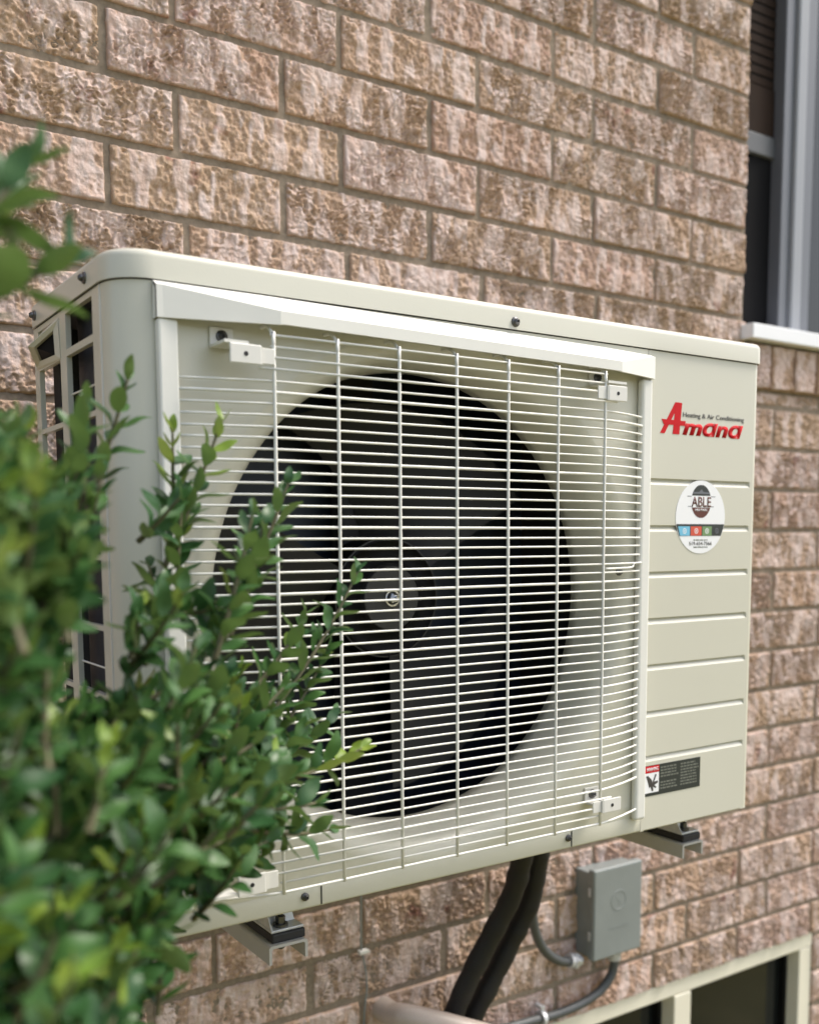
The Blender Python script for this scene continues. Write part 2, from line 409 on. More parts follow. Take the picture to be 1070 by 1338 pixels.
for k in range(-13, 26):
    L_ = BL if k < 16 else 3.05
    off = (3.343 if k % 2 == 0 else 4.479) + row_shift(k)
    x = off - 12*L_
    edges = []
    while x < X_END+4: edges.append(x+rb.uniform(-.03, .03)); x += L_
    z0, z1 = -(k+1)+JT/2, -k-JT/2
    segs = [(X_START, X_END)]
    if k <= 3: segs = [(X_START, X_OPEN), (30.0, X_END)]
    z1s = {}
    for a, b in zip(edges, edges[1:]):
        for s0, s1 in segs:
            p, q = max(a+JT/2, s0), min(b-JT/2, s1)
            if q-p < .25: continue
            pieces = [(p, q, z0, z1)]
            if k == 4 and q > X_OPEN:                      # thin cut course under the window sill bricks
                pieces = []
                if p < X_OPEN-.3: pieces.append((p, X_OPEN-JT/2, z0, z1))
                pieces.append((max(p, X_OPEN+JT/2), q, z0, -4.66))
            if k >= 18 and q > BW[0] and p < BW[1]:
                pieces = []
                if p < BW[0]-.25: pieces.append((p, min(q, BW[0]), z0, z1))
                if q > BW[1]+.25: pieces.append((max(p, BW[1]), q, z0, z1))
                if k == 18: pieces.append((max(p, BW[0]), min(q, BW[1]), -18.9, z1))
            for (pa, pb, pc, pd) in pieces:
                if pb-pa < .12 or pd-pc < .06: continue
                w_, h_ = pb-pa, pd-pc
                vis = (-3.0 < pa+w_ and pa < 24.5 and -6 <= k <= 19) and (pd > -22) and not (pa > 18 and k < -5)
                if k < -1 and pb < (-k)*2.9-2.5: vis = False
                if k >= 16 and pb < 1.5: vis = False
                if abs(w_-(L_-JT)) < .09 and abs(h_-(1-JT)) < .01: me = rb.choice(full)
                else:
                    key = (round(w_*8), round(h_*10))
                    me = cut_cache.get(key)
                    if me is None:
                        me = brick_mesh(w_, h_, 500+len(cut_cache)); cut_cache[key] = me
                lay(me, (pa+pb)/2, (pc+pd)/2, rb.random() < .5, vis, rb.uniform(-.025, .02), w_, h_)
                n_named += vis
# rowlock bricks standing on edge under the upper window
xs = X_OPEN+.06
while xs < 30.3:
    w_ = .80
    key = ('r', int(xs*7) % 4)
    if key not in cut_cache: cut_cache[key] = brick_mesh(w_, 1.02, 900+key[1])
    loc = W(xs+w_/2, -.14+rb.uniform(-.015, .015), -4.07) - wall.p
    if xs < 23.5: o = obj_from_mesh('sill_brick', cut_cache[key], wall.o, loc)
    else: far_list.append((w_, 1.02, loc, False))
    xs += w_+.10
# bricks beyond the frame: one joined part
low = {}
fv, ff, fsk, base_i = [], [], [], 0
for w_, h_, loc, flip in far_list:
    key = (round(w_*8), round(h_*10), rb.randrange(6) if w_ > 2.8 else 0)
    if key not in low:
        m_l = brick_mesh(w_, h_, 2000+len(low), dens=.36)
        co = np.empty(len(m_l.vertices)*3, np.float32); m_l.vertices.foreach_get('co', co)
        sk = np.empty(len(m_l.vertices), np.float32); m_l.attributes['skin'].data.foreach_get('value', sk)
        vi = np.empty(len(m_l.loops), np.int32); m_l.loops.foreach_get('vertex_index', vi)
        low[key] = (co.reshape(-1, 3), sk, vi.reshape(-1, 4)); bpy.data.meshes.remove(m_l)
    co, sk, vi = low[key]
    fv.append(co*np.array([-1 if flip else 1, 1, -1 if flip else 1])+np.array(loc)); fsk.append(sk); ff.append(vi+base_i); base_i += len(co)
me = bpy.data.meshes.new('brick_courses'); me.from_pydata(np.concatenate(fv).tolist(), [], np.concatenate(ff).tolist())
me.attributes.new('skin', 'FLOAT', 'POINT').data.foreach_set('value', np.concatenate(fsk))
me.polygons.foreach_set('use_smooth', [True]*len(me.polygons)); me.materials.append(M['brick'])
o = bpy.data.objects.new('brick_courses', me); COL.objects.link(o); o.parent = wall.o; o['kind'] = 'stuff'
# mortar: sheets between the openings, with real reveals
mb = NB(); Y0, Y1 = .036, .88
box(mb, X_START, BW[0]-.03, Y0, Y1, -26, 13)
box(mb, BW[0]-.03, X_OPEN-.02, Y0, Y1, -18.88, 13)
box(mb, X_OPEN-.02, 30, Y0, Y1, -18.88, -3.55)
box(mb, BW[1]+.03, 30, Y0, Y1, -26, -18.88)
box(mb, 30, X_END, Y0, Y1, -26, 13)
box(mb, BW[0]-.03, BW[1]+.03, Y0, Y1, -26, BW[2])
wall.part('mortar', mb, M['mortar'])
bk = NB(); box(bk, X_START, X_END, 3.2, 3.4, -26, 13)
wall.part('inner_wall', bk, M['black'])

# ------------------------------------------------------------------ upper window
uw = Thing('house_window', 'tall dark window with grey frame and white sill at the right of the brick wall', 'window', (24, .8, -3.3))
def frame_ring(bm, x0, x1, z0, z1, y0, y1, w, bev=.03):
    box(bm, x0, x0+w, y0, y1, z0, z1, bev); box(bm, x1-w, x1, y0, y1, z0, z1, bev)
    box(bm, x0+w, x1-w, y0+.005, y1, z1-w, z1, bev); box(bm, x0+w, x1-w, y0+.005, y1, z0, z0+w, bev)
b = NB(); frame_ring(b, X_OPEN, 30, -3.2, 12.8, .75, 1.3, .32); uw.part('frame', b, M['alu'])
b = NB(); box(b, 20.72, 21.08, .72, 1.12, -2.9, 12.5, .03); uw.part('mullion', b, M['alu'])
b = NB(); box(b, 21.10, 21.50, .62, 1.1, -2.9, 12.5, .05); uw.part('sash_frame', b, M['sash'])
b = NB(); box(b, 21.52, 21.90, .68, 1.12, -2.9, 12.5, .03); uw.part('mullion', b, M['alu'])
b = NB(); box(b, X_OPEN+.3, 20.72, .95, 1.1, 1.35, 1.85, .03); uw.part('meeting_rail', b, M['rail'])
b = NB(); box(b, X_OPEN+.32, 20.72, 1.06, 1.09, -2.9, 1.35); uw.part('screen', b, M['screen'])
b = NB(); box(b, X_OPEN+.32, 20.72, 1.06, 1.09, 1.86, 12.5); uw.part('screen', b, M['screen'])
b = NB(); box(b, 21.90, 29.7, 1.02, 1.06, -2.9, 12.5); uw.part('pane', b, M['glass_dark'])
b = NB(); box(b, X_OPEN+.3, 20.7, 1.0, 1.055, 1.88, 3.0); 
for zz in np.arange(1.95, 12.4, .24): box(b, X_OPEN+.32, 20.71, 1.035, 1.056, zz+1.1, zz+1.28)
uw.part('brown_reflection', b, M['brown_reflection'])  # strip and slats stand in for the brown reflection in the glass
b = NB(); box(b, X_OPEN-.13, 30.1, -.38, .78, -3.50, -3.16, .02)
uw.part('window_sill', b, M['sill'])

# ------------------------------------------------------------------ basement window
bw = Thing('basement_window', 'low cream framed basement window with dark panes at the bottom of the wall', 'window', (16, .3, -25.2))
fx0, fx1 = BW[0], BW[1]-.02; ft = BW[3]-.01
b = NB(); box(b, fx0, fx1, .05, .8, ft-.40, ft, .03); uw_ = bw.part('top_rail', b, M['almond'])
b = NB(); box(b, fx1-.52, fx1, .06, .8, BW[2], ft-.41, .03); bw.part('side_rail', b, M['almond'])
b = NB(); box(b, fx0, fx0+.5, .06, .8, BW[2], ft-.41, .03); bw.part('side_rail', b, M['almond'])
b = NB(); box(b, 16.62, 17.22, .03, .8, BW[2], ft-.41, .03); bw.part('mullion', b, M['almond'])
b = NB(); box(b, fx0+.5, 16.62, .48, .8, BW[2], BW[2]+.5, .03); box(b, 17.22, fx1-.52, .48, .8, BW[2], BW[2]+.5, .03); bw.part('bottom_rail', b, M['almond'])
for a_, c_ in ((fx0+.5, 16.62), (17.22, fx1-.52)):
    b = NB(); frame_ring(b, a_+.005, c_-.005, BW[2]+.51, ft-.415, .42, .7, .13, .02); bw.part('sash', b, M['black'])
    b = NB(); box(b, a_+.15, c_-.15, .58, .62, BW[2]+.65, ft-.56); bw.part('pane', b, M['glass_dark'])

# ------------------------------------------------------------------ outdoor unit
ac = Thing('air_conditioner', 'cream outdoor air conditioning unit with a wire fan guard hung on the brick wall', 'air conditioner', (6.8, -3.9, -12.7))
XL, XR, YF, YB, ZB, ZT = 1.60, 12.03, -5.5, -2.2, -12.66, -5.42
FX, FZ, FR = 5.79, -8.99, 3.405
b = NB()
rad = (.44, .14, .08, .08)
prof = [(-.035, -5.425), (-.035, -5.20), (-.028, -5.165), (-.005, -5.135), (.03, -5.115), (.09, -5.105), (.5, -5.095)]
rings = loft(b, [[(x, y, z) for x, y in rr(XL, XR, YF, YB, rad, ins)] for ins, z in prof])
b.faces.new(rings[-1])
r2 = loft(b, [[(x, y, z) for x, y in rr(XL, XR, YF, YB, rad, ins)] for ins, z in [(-.035, -5.425), (.0, -5.425), (.0, -5.36)]])
lid = ac.part('lid', fix(b), M['cream'], smooth=True)
b = NB(); screw(b, 6.93, YF-.035, -5.33); ac.part('screw', b, M['zinc'], lid)
for yy in (-4.63, -2.42):
    b = NB(); screw(b, XL-.035, yy, -5.29, axis='x', out=-1); ac.part('screw', b, M['zinc'], lid)
# black liner under the lid, added to stand in for shade in the gap
b = NB(); L0 = rr(XL, XR, YF, YB, rad, .02)
loft(b, [[(x, y, -5.36) for x, y in L0], [(x, y, -5.46) for x, y in L0]]); ac.part('gap_shade', fix(b), M['black'])
# front panel with the round fan opening, wrapped round the left corner
b = NB(); n = 128; PX0, PX1, PZ0, PZ1 = XL+.44, 9.47, -12.40, ZT-.018
angs = [2*math.pi*k/n for k in range(n)]
for cx_, cz_ in ((PX0, PZ0), (PX1, PZ0), (PX0, PZ1), (PX1, PZ1)):
    a = math.atan2(cz_-FZ, cx_-FX) % (2*math.pi); i = min(range(n), key=lambda k: abs(angs[k]-a)); angs[i] = a
inner, outer = [], []
for a in angs:
    c, s = math.cos(a), math.sin(a)
    t_ = min([((PX1 if c > 0 else PX0)-FX)/c if abs(c) > 1e-6 else 1e9, ((PZ1 if s > 0 else PZ0)-FZ)/s if abs(s) > 1e-6 else 1e9])
    inner.append(b.verts.new(W(FX+FR*c, YF, FZ+FR*s))); outer.append(b.verts.new(W(FX+t_*c, YF, FZ+t_*s)))
for k in range(n): b.faces.new((inner[k], inner[(k+1) % n], outer[(k+1) % n], outer[k]))
arc = [(XL+.44-.44*math.sin(t_), YF+.44-.44*math.cos(t_)) for t_ in np.linspace(0, math.pi/2, 13)]
cols = [[b.verts.new(W(x, y, z)) for z in (PZ0, PZ1)] for x, y in arc]
for p, q in zip(cols, cols[1:]): b.faces.new((p[0], p[1], q[1], q[0]))
bmesh.ops.remove_doubles(b, verts=b.verts, dist=1e-5)
fp = ac.part('front_panel', fix(b), M['cream'], smooth=True)
b = NB(); lathe_y(b, FX, FZ, [(FR+.002, YF-.001), (FR-.03, YF+.003), (FR-.10, YF+.02), (FR-.19, YF+.07), (FR-.27, YF+.16), (FR-.325, YF+.30), (FR-.365, YF+.50), (FR-.385, YF+.70), (FR-.39, YF+.88), (FR-.35, YF+.89)], 160)
ac.part('bell_mouth', fix(b), M['cream'], smooth=True)
# base pan: the lower lip
b = NB()
PL = rr(XL, XR, YF, YB, rad, -.001)
loft(b, [[(x, y, z) for x, y in rr(XL, XR-.02, YF, YB, rad, i_)] for i_, z in ((.03, -12.36), (.004, -12.398), (.004, -12.63), (.012, -12.655), (.04, -12.66), (.3, -12.66))])
rg = [v for v in b.verts][-len(PL):]; b.faces.new(rg)
bp_ = ac.part('base_pan', fix(b), M['cream'], smooth=True)
for xx in (3.70, 7.99):
    b = NB(); screw(b, xx, YF-.001, -12.50, r=.034); ac.part('screw', b, M['zinc'], bp_)
for xx in (3.93, 8.06):
    b = NB(); box(b, xx-.008, xx+.008, YF-.004, YF+.003, -12.64, -12.41); ac.part('seam', b, M['inner'], bp_)
# service panel on the right with pressed grooves
b = NB()
gz = [-7.31, -8.005, -8.70, -9.40, -10.105, -10.82, -11.51]
zs = [(PZ1, 0)]
for z in gz: zs += [(z+.022, 0), (z+.012, .05), (z+.002, .05), (z-.075, 0)]
zs.append((-12.64, 0)); zs.append((-12.658, .012))
xs_ = [9.474, 9.56, 11.80, 11.84] ; xs_2 = [XR-.14+.14*math.sin(t_) for t_ in np.linspace(0, math.pi/2, 7)]
ys_2 = [YF+.14-.14*math.cos(t_) for t_ in np.linspace(0, math.pi/2, 7)]
colv = []
for x, act in [(9.474, 0), (9.52, 0), (9.56, 1), (11.79, 1), (11.83, 0)]: colv.append([b.verts.new(W(x, YF+(d*act), z)) for z, d in zs])
for x, y in zip(xs_2, ys_2): colv.append([b.verts.new(W(x, y, z)) for z, d in zs])
colv.append([b.verts.new(W(XR, YB+.1, z)) for z, d in zs])
for p, q in zip(colv, colv[1:]):
    for i in range(len(zs)-1): b.faces.new((p[i], p[i+1], q[i+1], q[i]))
sp = ac.part('service_panel', fix(b), M['cream'])
for p in sp.data.polygons: p.use_smooth = p.center.x > (W(11.87, 0, 0)-ac.p).x
b = NB(); box(b, 9.468, 9.476, YF-.0, YF+.04, PZ0, PZ1); ac.part('panel_seam', b, M['inner'])
# left side panel: open grid of cells with a hand-hold scoop
b = NB(); yA, yB_ = YF+.47, YB
sx0, sx1 = XL-.004, XL+.06
box(b, sx0, sx1, -5.045, -4.76, PZ0, PZ1); box(b, sx0, sx1, -3.69, -3.42, PZ0, PZ1); box(b, sx0, sx1, -2.42, YB, PZ0, PZ1)
rows = [-5.50, -5.93]
z = -5.99
cells = [(-5.50, -5.91)]
while z > -12.0: cells.append((z, z-.74)); z -= .80
for y0, y1 in ((-4.76, -3.69), (-3.42, -2.42)):
    top = PZ1
    for c0, c1 in cells:
        box(b, sx0, sx1, y0, y1, c0, top); top = c1
    box(b, sx0, sx1, y0, y1, PZ0, top)
side = ac.part('side_panel', fix(b), M['cream'])
for c0, c1 in cells[1:]:
    b = NB(); tube(b, [(XL+.05, -4.76, c1+.30), (XL+.05, -3.69, c1+.30)], .012, 6); ac.part('side_wire', b, M['guard'], side)
b = NB(); tube(b, [(XL, -5.045, PZ0), (XL-.002, -5.045, PZ1)], .012, 6); ac.part('side_seam', b, M['white'], side)
# scoop: a raised ring with a sloped hood
def hexprism(bm, P):
    v = [bm.verts.new(W(*p)) for p in P]
    for f in ((0, 1, 2, 3), (4, 5, 6, 7), (0, 1, 5, 4), (1, 2, 6, 5), (2, 3, 7, 6), (3, 0, 4, 7)): bm.faces.new([v[i] for i in f])
b = NB()
Q = [(1.34, -2.92, -5.78), (1.585, -3.40, -5.52), (1.585, -3.46, -5.98), (1.565, -2.42, -5.95)]
ce = tuple(sum(q[i] for q in Q)/4 for i in range(3))
Qi = [tuple(q[i]*.64+ce[i]*.36 for i in range(3)) for q in Q]
Qb = [(1.60, -2.25, -5.74), (1.60, -3.40, -5.48), (1.62, -3.44, -6.0), (1.62, -2.25, -5.98)]
o4 = [b.verts.new(W(*q)) for q in Q]; i4 = [b.verts.new(W(*q)) for q in Qi]; b4 = [b.verts.new(W(*q)) for q in Qb]
d4 = [b.verts.new(W(q[0]+.05, q[1]+.04, q[2])) for q in Qi]
for k in range(4):
    k2 = (k+1) % 4
    b.faces.new((o4[k], o4[k2], i4[k2], i4[k])); b.faces.new((o4[k], b4[k], b4[k2], o4[k2])); b.faces.new((i4[k], i4[k2], d4[k2], d4[k]))
ac.part('hand_hold', fix(b), M['cream'], side)
b = NB(); b.faces.new([b.verts.new(W(q[0]+.045, q[1]+.036, q[2])) for q in [tuple(q[i]*.68+ce[i]*.32 for i in range(3)) for q in Q]]); ac.part('hand_hold_shade', b, M['black'], side)  # black sheet painted in for the shade inside the scoop opening
# inside: coil, partition, floor
b = NB(); box(b, XL+.22, XL+.50, -4.95, -3.40, PZ0, PZ1)
box(b, XL+1.3, 9.3, -2.85, -2.55, PZ0, PZ1)
ac.part('coil', b, M['coil'])
b = NB()
for zz in np.arange(-12.2, -5.6, .31): tube(b, [(XL+.36, -3.42, zz), (XL+.36, -3.3, zz)], .05, 8)
ac.part('coil_tubes', b, M['inner'], kind='stuff')
b = NB(); box(b, XL+.2, XL+.45, -2.62, -2.30, PZ0, PZ1); box(b, 9.38, 9.46, -5.4, -2.3, PZ0, PZ1); box(b, XL+.1, XR-.1, -5.35, -2.3, -12.38, -12.34)
box(b, XL+.1, XR-.1, -5.3, -2.3, -5.46, -5.44)
ac.part('inner_frame', b, M['inner'])
b = NB(); box(b, 9.5, XR-.01, YB, YB+.05, PZ0, PZ1); box(b, 9.5, XL+1.3, YB, YB+.05, PZ0, PZ0+.3) if False else None
ac.part('back_panel', b, M['cream'])
b = NB()
for zz in np.arange(-12.2, -5.5, .6): tube(b, [(XL+1.2, YB, zz), (9.5, YB, zz)], .02, 6)
ac.part('rear_guard', b, M['guard'], kind='stuff')
# fan
b = NB(); rg = lathe_y(b, FX, FZ, [(.84, -3.6), (.84, -4.120), (.80, -4.180), (.79, -4.140), (.55, -4.140), (.50, -4.210), (.46, -4.240), (.2, -4.240), (.19, -4.200)], 48); b.faces.new(rg[-1])
fan = ac.part('fan', fix(b), M['black'], smooth=True)
for i in range(3):
    b = NB(); NR, NC = 8, 12; gv = []
    for r_i in range(NR+1):
        rr_ = .8+(2.74-.8)*r_i/NR; row = []
        span = .95+.55*(r_i/NR)
        for c_i in range(NC+1):
            u = c_i/NC
            a = math.radians(-62+i*120)+(u-.5)*span + .28*(r_i/NR)
            y = -4.16+.85*u**1.1 - .10*math.sin(math.pi*u)
            row.append(b.verts.new(W(FX+rr_*math.cos(a), y, FZ+rr_*math.sin(a))))
        gv.append(row)
    for p, q in zip(gv, gv[1:]):
        for c_i in range(NC): b.faces.new((p[c_i], p[c_i+1], q[c_i+1], q[c_i]))
    ac.part('blade', fix(b), M['fan'], fan, smooth=True)
b = NB(); disc_y(b, FX, FZ, .45, -4.2505, -4.230, 40, .01); ac.part('hub_disc', fix(b), M['hub'], fan)
b = NB(); lathe_y(b, FX, FZ, [(.12, -4.250), (.12, -4.270), (.095, -4.2705), (.09, -4.250)], 24); disc_y(b, FX, FZ, .075, -4.360, -4.240, 6, .02); disc_y(b, FX, FZ, .04, -4.420, -4.340, 12, .01)
ac.part('nut', fix(b), M['chrome'], fan)
b = NB(); lathe_y(b, FX, FZ, [(.845, -4.100), (.845, -4.140), (.825, -4.1405), (.82, -4.120)], 64); ac.part('hub_ring', fix(b), M['hub'], fan)
b = NB(); disc_y(b, FX, FZ, .62, -3.85, -3.0, 32, .04); box(b, FX-.3, FX+.3, -3.3, -3.1, PZ0, PZ1); ac.part('motor', fix(b), M['inner'])
# wire guard
YW = -5.87
b = NB(); box(b, 2.025, 2.245, -5.625, YF-.003, -12.33, -5.84, .025); 
guard = ac.part('fan_guard', b, M['guard'])
b = NB(); box(b, 9.235, 9.462, -5.625, YF-.003, -12.43, -5.88, .05, 3); ac.part('guard_post', b, M['guard'], guard)
b = NB()
secs = [(2.012, -5.45, (-5.632, -5.50), (-5.632, -5.835)), (2.08, -5.45, (-5.64, -5.50), (-5.64, -5.835)), (3.32, -5.45, (YW-.03, -5.675), (YW-.03, -5.822)), (3.36, -5.45, (YW-.03, -5.675), (YW-.03, -5.815)),
        (8.50, -5.505, (YW-.03, -5.745), (YW-.03, -5.875)), (8.54, -5.505, (YW-.03, -5.75), (YW-.03, -5.885)), (9.42, -5.53, (-5.65, -5.56), (-5.65, -5.875)), (9.475, -5.53, (-5.632, -5.56), (-5.632, -5.875))]
def hood_pts(s, d):
    x, tz, (ry, rz), (by, bz) = s
    return [(x, YF-.004, tz+.0-d*.8), (x, YF-.03, tz+.01-d*.8), (x, ry+d*.6, rz-d), (x, ry+d, rz-d*1.2), (x, by+d, bz)]
outer_ = [[b.verts.new(W(*p)) for p in hood_pts(s, 0)] for s in secs]
inner_ = [[b.verts.new(W(*p)) for p in hood_pts(s, .035)] for s in secs]
for G in (outer_, inner_):
    for p, q in zip(G, G[1:]):
        for i in range(4): b.faces.new((p[i], p[i+1], q[i+1], q[i]))
for p, q, p2, q2 in zip(outer_, outer_[1:], inner_, inner_[1:]): b.faces.new((p[4], q[4], q2[4], p2[4]))
for e in (0, -1):
    for i in range(4): b.faces.new((outer_[e][i], outer_[e][i+1], inner_[e][i+1], inner_[e][i]))
    pc = [b.verts.new(W(secs[e][0], YF-.004, secs[e][3][1]))]
    b.faces.new([outer_[e][1], outer_[e][2], outer_[e][4], pc[0]])
ac.part('guard_hood', fix(b), M['guard'], guard)
NWIRE = 52; Z0, Z1 = -5.938, -12.245
vx = [3.235, 4.04, 4.877, 5.722, 6.54, 7.39, 8.245]
def wire_mesh(pts, r, n=6):
    bb = NB(); tube(bb, [(x, y, -26) for x, y in pts], r, n)
    bmesh.ops.translate(bb, verts=bb.verts, vec=Vector((-ac.p.x, -ac.p.y, 0)))
    me = bpy.data.meshes.new('wire'); bb.to_mesh(me); bb.free(); me.polygons.foreach_set('use_smooth', [True]*len(me.polygons)); me.materials.append(M['guard']); return me
ptsL = [(2.24, -5.60), (2.40, -5.66), (2.75, -5.75), (3.05, YW+.035), (3.25, YW), (3.5, YW-.004)]
ptsR = [(8.1, YW-.004), (8.3, YW), (8.5, YW+.035), (8.8, -5.76), (9.1, -5.66), (9.25, -5.60)]
full_w = [wire_mesh(ptsL+ptsR, r) for r in (.0140, .0180)]
short_w = [wire_mesh([(3.20, YW), (8.285, YW)], r) for r in (.0140, .0180)]
clip_w = wire_mesh([(3.05, YW-.02), (8.45, YW-.02)], .0155)
rw = random.Random(3)
for i in range(NWIRE):
    z = Z0+(Z1-Z0)*i/(NWIRE-1); thick = 1 if i % 6 == 5 else 0
    if i < 2: me = short_w[thick]
    elif i < 4: me = clip_w
    elif i in (NWIRE-2,): me = short_w[0]
    elif i in (NWIRE-3, NWIRE-4): me = clip_w
    else: me = full_w[1 if i == NWIRE-1 else thick]
    o = obj_from_mesh('wire', me, guard, (0, rw.uniform(-.0003, .0003), W(0, 0, z).z-ac.p.z+rw.uniform(-.00035, .00035)), (0, rw.uniform(-.0007, .0007), 0))
vb = NB(); tube(vb, smooth_path([(0, YW+.30, .13), (0, YW+.18, .125), (0, YW+.07, .07), (0, YW+.005, -.03), (0, YW-.012, -.14), (0, YW-.012, -.5), (0, YW-.012, Z1-Z0-.02)], 4), .0205, 6)
vb_off = W(0, 0, 0); bmesh.ops.translate(vb, verts=vb.verts, vec=-vb_off)
vme = bpy.data.meshes.new('upright_wire'); vb.to_mesh(vme); vb.free(); vme.polygons.foreach_set('use_smooth', [True]*len(vme.polygons)); vme.materials.append(M['guard'])
for x in vx: obj_from_mesh('upright_wire', vme, guard, W(x, 0, Z0) - ac.p)
# four clips: tab screwed to the panel, arm, plate that grips two wires
def clip(xt, zt, xp0, xp1, z0, z1, d):
    bb = NB()
    ta, tb = xt-.14, xt+.14
    box(bb, ta, tb, YF-.035, YF-.004, zt-.11, zt+.10, .012)
    zl = zt-.115 if z0 < zt else zt+.115
    ax0, ax1 = (xp0, xp0+.28) if d > 0 else (xp1-.28, xp1)
    box(bb, ta, tb, YW-.03, YF-.03, zl-.015, zl+.015)
    box(bb, xp0, xp1, YW-.075, YW-.05, z0, z1, .012)
    e0, e1 = (xp1-.005, xp1+.17) if d > 0 else (xp0-.17, xp0+.005)
    box(bb, e0, e1, YW-.045, YW-.025, z0+.02, z1-.02, .006)
    box(bb, (xp1-.012 if d > 0 else xp0-.012), (xp1+.012 if d > 0 else xp0+.012), YW-.07, YW-.03, z0+.01, z1-.01)
    box(bb, ta if d > 0 else min(ta, xp0), tb if d > 0 else max(tb, xp1), YW-.06, YW-.03, zl-.016, zl+.016)
    c = ac.part('guard_clip', fix(bb), M['white'], guard)
    bb = NB(); screw(bb, xt, YF-.03, zt, r=.045); ac.part('screw', bb, M['zinc'], guard)
    bb = NB(); disc_y(bb, (xp0+xp1)/2, (z0+z1)/2, .026, YW-.079, YW-.07, 12); ac.part('clip_hole', bb, M['inner'], guard)
clip(2.775, -5.945, 2.69, 3.06, -6.285, -6.075, 1)
clip(8.42, -5.93, 8.25, 8.60, -6.30, -6.09, -1)
clip(2.50, -12.02, 2.64, 2.98, -12.17, -11.93, 1)
clip(8.42, -11.90, 8.25, 8.60, -12.08, -11.88, -1)
# kinked loose wire end and its screw near the right post
b = NB(); screw(b, 8.93, YF, -8.66, r=.04); ac.part('screw', b, M['zinc'], guard)
b = NB(); tube(b, smooth_path([(8.3, YW-.0, -8.60), (8.75, -5.78, -8.60), (8.98, -5.72, -8.59), (9.02, -5.71, -8.545), (9.08, -5.70, -8.535), (9.25, -5.63, -8.535)], 4), .0155, 6)
ac.part('wire', b, M['guard'], guard, smooth=True)

# maker's lettering on the service panel
b = NB(); yl = YF-.002
prism(b, [(10.056, -6.150), (10.154, -6.150), (9.836, -6.620), (9.739, -6.619)], yl-.002, yl+.003)
prism(b, [(10.075, -6.150), (10.205, -6.152), (10.155, -6.621), (10.009, -6.621), (10.056, -6.255)], yl-.003, yl+.003)
prism(b, [(9.768, -6.412), (10.29, -6.417), (10.275, -6.490), (9.813, -6.487)], yl-.004, yl+.003)
logo = ac.part('logo', fix(b), M['red'])
ac.part('lettering', text_bm('m\u0251n\u0251', 10.225, 11.625, -6.625, -6.415, yl+.002, .25, .042, .004), M['red'], logo)
ac.part('lettering', text_bm('Heating & Air Conditioning', 10.23, 11.64, -6.375, -6.285, yl, 0, .0, .004), M['ink'], logo)
# round dealer sticker
cx_, cz_, R0 = 10.675, -7.857, .562
b = NB(); disc_y(b, cx_, cz_, R0, YF-.006, YF+.001, 64); stk = ac.part('sticker', fix(b), M['sticker'])
def half(cx, cz, rx, rz, z0, z1, n=40):
    pts = [(cx+rx*math.cos(a), cz+rz*math.sin(a)) for a in [2*math.pi*k/n for k in range(n)]]
    return [(x, min(max(z, z0), z1)) for x, z in pts]
def emblem(z0, z1, mat, y, rx=.225, rz=.255):
    pts = []
    for k in range(33):
        zz = z0+(z1-z0)*k/32; s = max(0, 1-((zz+7.617)/rz)**2)**.5; pts.append((rx*s, zz))
    poly = [(cx_+x, z) for x, z in pts]+[(cx_-x, z) for x, z in pts[::-1]]
    out = [poly[0]]
    for p in poly[1:]:
        if abs(p[0]-out[-1][0])+abs(p[1]-out[-1][1]) > 1e-4: out.append(p)
    if abs(out[0][0]-out[-1][0])+abs(out[0][1]-out[-1][1]) < 1e-4: out.pop()
    bb = NB(); prism(bb, out, y, YF); ac.part('emblem', fix(bb), mat, stk)
emblem(-7.53, -7.365, M['teal'], YF-.008); emblem(-7.869, -7.71, M['maroon'], YF-.008); emblem(-7.715, -7.525, M['sticker'], YF-.0075, .235)
ac.part('lettering', text_bm('ABLE', 10.455, 10.90, -7.70, -7.545, YF-.008, 0, .015, .003), M['maroon'], stk)
ac.part('lettering', text_bm('HEATING', 10.54, 10.81, -7.765, -7.73, YF-.0085, 0, .01, .002), M['sticker'], stk)
b = NB(); prism(b, [(10.48, -7.50), (10.87, -7.50), (10.87, -7.478), (10.72, -7.47), (10.675, -7.43), (10.63, -7.47), (10.48, -7.478)], YF-.0095, YF); ac.part('emblem', fix(b), M['alu'], stk)
for xa, xb, za, zb in ((10.36, 10.46, -7.545, -7.535), (10.90, 11.0, -7.545, -7.535), (10.38, 10.45, -7.70, -7.69), (10.90, 10.97, -7.70, -7.69)):
    b = NB(); box(b, xa, xb, YF-.008, YF, za, zb); ac.part('emblem', b, M['alu'], stk)
b = NB(); prism(b, [(10.128, -7.965), (11.222, -7.965), (11.205, -8.02), (11.15, -8.147), (10.20, -8.147), (10.14, -8.02)], YF-.008, YF); ac.part('band', fix(b), M['teal'], stk)
for xa, xb, mt in ((10.165, 10.43, 'pblue'), (10.45, 10.695, 'pred'), (10.715, 10.93, 'pgreen')):
    pts = [(xa, -8.0), (xb, -8.0), (xb, -8.143), (xa+(.045 if mt == 'pblue' else 0), -8.143)]
    b = NB(); prism(b, pts, YF-.010, YF); ac.part('band', fix(b), M[mt], stk)
for xc, mt in ((10.31, 'sticker'), (10.575, 'sticker'), (10.82, 'sticker'), (11.05, 'alu')):
    b = NB(); lathe_y(b, xc, -8.07, [(.042, YF), (.042, YF-.0115), (.030, YF-.0115), (.030, YF)], 20); disc_y(b, xc, -8.07, .014, YF-.0115, YF, 10); ac.part('icon', fix(b), M[mt], stk)
ac.part('lettering', print_bm(10.52, 10.84, -8.22, -8.20, YF-.0062, 1), M['inkgrey'], stk)
ac.part('lettering', text_bm('519-654-7566', 10.42, 10.94, -8.29, -8.235, YF-.007, 0, .012, .002), M['ink'], stk)
ac.part('lettering', print_bm(10.52, 10.84, -8.33, -8.31, YF-.0062, 2), M['inkgrey'], stk)
